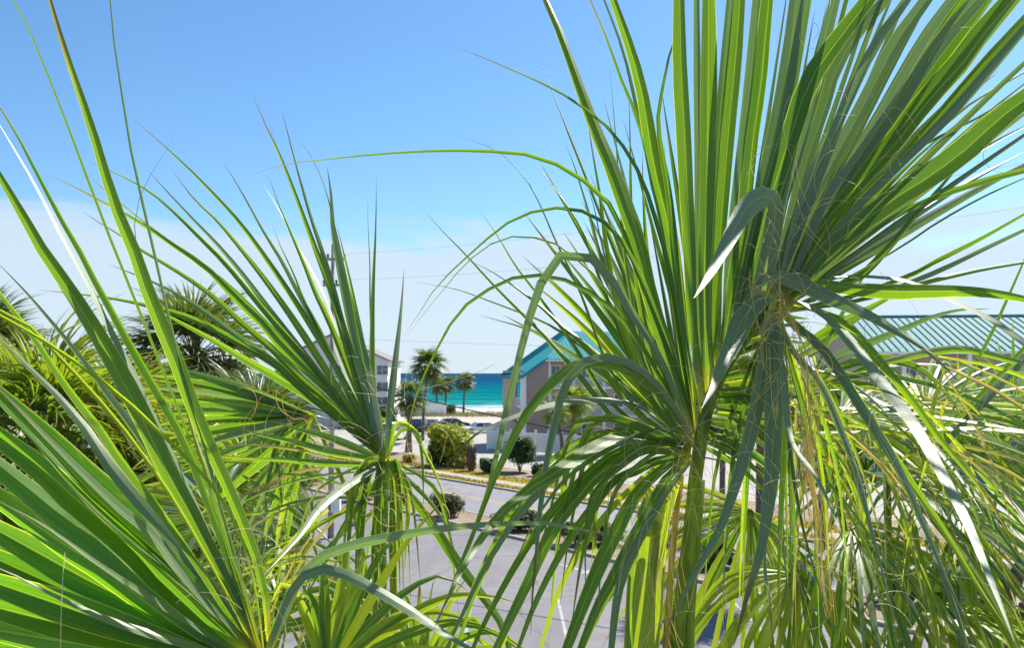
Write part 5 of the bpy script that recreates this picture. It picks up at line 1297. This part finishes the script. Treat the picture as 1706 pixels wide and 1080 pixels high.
FR_DARK = [frond_mesh(300 + i, 32, 1.05, .06, .9, .3, 'far', 6) for i in range(4)]
def palm(base, crown, r, meshes, n, scale, label, seed, group=None, lean=0.0, low=-55, name='cabbage_palm'):
    rng_ = random.Random(seed)
    base, crown = Vector(base), Vector(crown)
    t = empty(name, base, label, 'palm tree', group)
    m = MB(); N = 14; P = []
    for i in range(N + 1):
        p = base.lerp(crown, i / N); p.x += lean * math.sin(math.pi * i / N); P.append(p)
    m.tube(P, [r * (1.2 - .35 * min(1, i / 5) + .06 * (i % 2)) * (1.25 if i > N - 3 else 1) for i in range(N + 1)], 10)
    m.build('trunk', M['trunk'], t, True)
    m = MB()
    for k in range(26):
        a = k * 2.4; z = .84 + .15 * k / 26; c = base.lerp(crown, z); d = Vector((math.cos(a), math.sin(a), 0))
        m.tube([c + d * r * .8, c + d * (r + .10) + UP * .16, c + d * (r + .2) + UP * .38], [.06, .05, .03], 5)
    m.build('leaf_boots', M['boot'], t)
    for k in range(n):
        az = k * 2.39996 + rng_.uniform(-.2, .2); e = math.radians(82 - (82 - low) * (k / n) ** .9 + rng_.uniform(-8, 8))
        o = bpy.data.objects.new('frond', meshes[k % len(meshes)])
        s = scale * rng_.uniform(.85, 1.1)
        o.matrix_world = Matrix.Translation(crown) @ Matrix.Rotation(az, 4, 'Z') @ Matrix.Rotation(-e, 4, 'Y') @ Matrix.Rotation(rng_.uniform(-.4, .4), 4, 'X') @ Matrix.Scale(s, 4)
        link(o, t)
    return t
# across the road and by the beach
b_ = gnd(704, 735); c_ = at(714, 612, b_.y); palm(b_, c_, .19, FR_FAR, 36, 1.25, 'tallest background palm with a slim leaning trunk beside the navy SUV', 1, lean=-.15)
b_ = gnd(681, 754); c_ = at(683, 664, b_.y); palm(b_, c_, .30, FR_FAR, 28, 1.1, 'short palm with thick shaggy trunk in front of the parked cars', 2)
b_ = gnd(727, 691); c_ = at(728, 645, b_.y); palm(b_, c_, .22, FR_FAR, 24, 1.05, 'small beach palm against the sea, leftmost of three', 3, 'small palms on the beach edge')
b_ = gnd(742, 690); c_ = at(743, 642, b_.y); palm(b_, c_, .22, FR_FAR, 26, 1.15, 'small beach palm against the sea, middle of three', 4, 'small palms on the beach edge')
b_ = gnd(772, 690); c_ = at(774, 639, b_.y); palm(b_, c_, .22, FR_FAR, 28, 1.25, 'small beach palm against the sea, rightmost of three', 5, 'small palms on the beach edge')
b_ = gnd(937, 763); c_ = at(925, 690, b_.y); palm(b_, c_, .19, FR_MID, 26, 1.0, 'short palm with leaning dark trunk before the teal roofed house', 6, lean=.2)
b_ = gnd(954, 758); c_ = at(957, 672, b_.y); palm(b_, c_, .24, FR_MID, 34, 1.35, 'fuller palm with straight grey trunk before the teal roofed house', 7)
# stump with old boots
b_ = gnd(785, 786); t = empty('palm_stump', b_, 'dark shaggy palm stump right of the large yellow green shrub', 'palm stump')
m = MB(); m.tube([b_, b_ + UP * .5, b_ + UP * 1.3, b_ + UP * 1.9, b_ + UP * 2.1], [.22, .33, .36, .26, .1], 12); m.build('trunk', M['boot'], t, True)
m = MB()
for k in range(60):
    a = k * 2.4; z = .2 + 1.75 * k / 60; d = Vector((math.cos(a), math.sin(a), 0)); m.tube([b_ + UP * z + d * .26, b_ + UP * (z + .14) + d * .40, b_ + UP * (z + .3) + d * .44], [.05, .045, .015], 5)
m.build('leaf_boots', M['boot'], t)
# left mid distance
def placed(px, py, Y, r, meshes, n, s, label, seed, **k):
    c_ = at(px, py, Y); return palm((c_.x, c_.y + .3, 0), c_, r, meshes, n, s, label, seed, **k)
placed(70, 760, 9, .16, FR_MID, 52, .95, 'sunlit yellow green palm crown behind the nearest fan', 11)
placed(290, 880, 9.5, .16, FR_MID, 44, .95, 'sunlit palm crown low between the two left fans', 12)
placed(-25, 592, 19, .17, FR_DARK, 54, .9, 'dark palm crown at the left edge of the photo', 13)
placed(322, 602, 19, .17, FR_DARK, 60, 1.05, 'dark palm crown behind the tips of the middle fan', 14)
placed(205, 730, 14, .17, FR_MID, 44, 1.0, 'olive palm crown between the dark palms on the left', 15)
placed(430, 735, 16, .17, FR_DARK, 40, .9, 'dim palm crown behind the flat lying fan', 16)
placed(1268, 668, 30, .17, FR_MID, 40, 1.25, 'palm crown behind the hanging blue green blades, left of the orange strands', 17)
placed(1372, 690, 36, .17, FR_MID, 40, 1.35, 'palm crown between the orange strands and the apartment building', 18)
placed(1205, 690, 42, .17, FR_DARK, 40, 1.3, 'palm crown directly right of the main stalk of the right palm', 19)
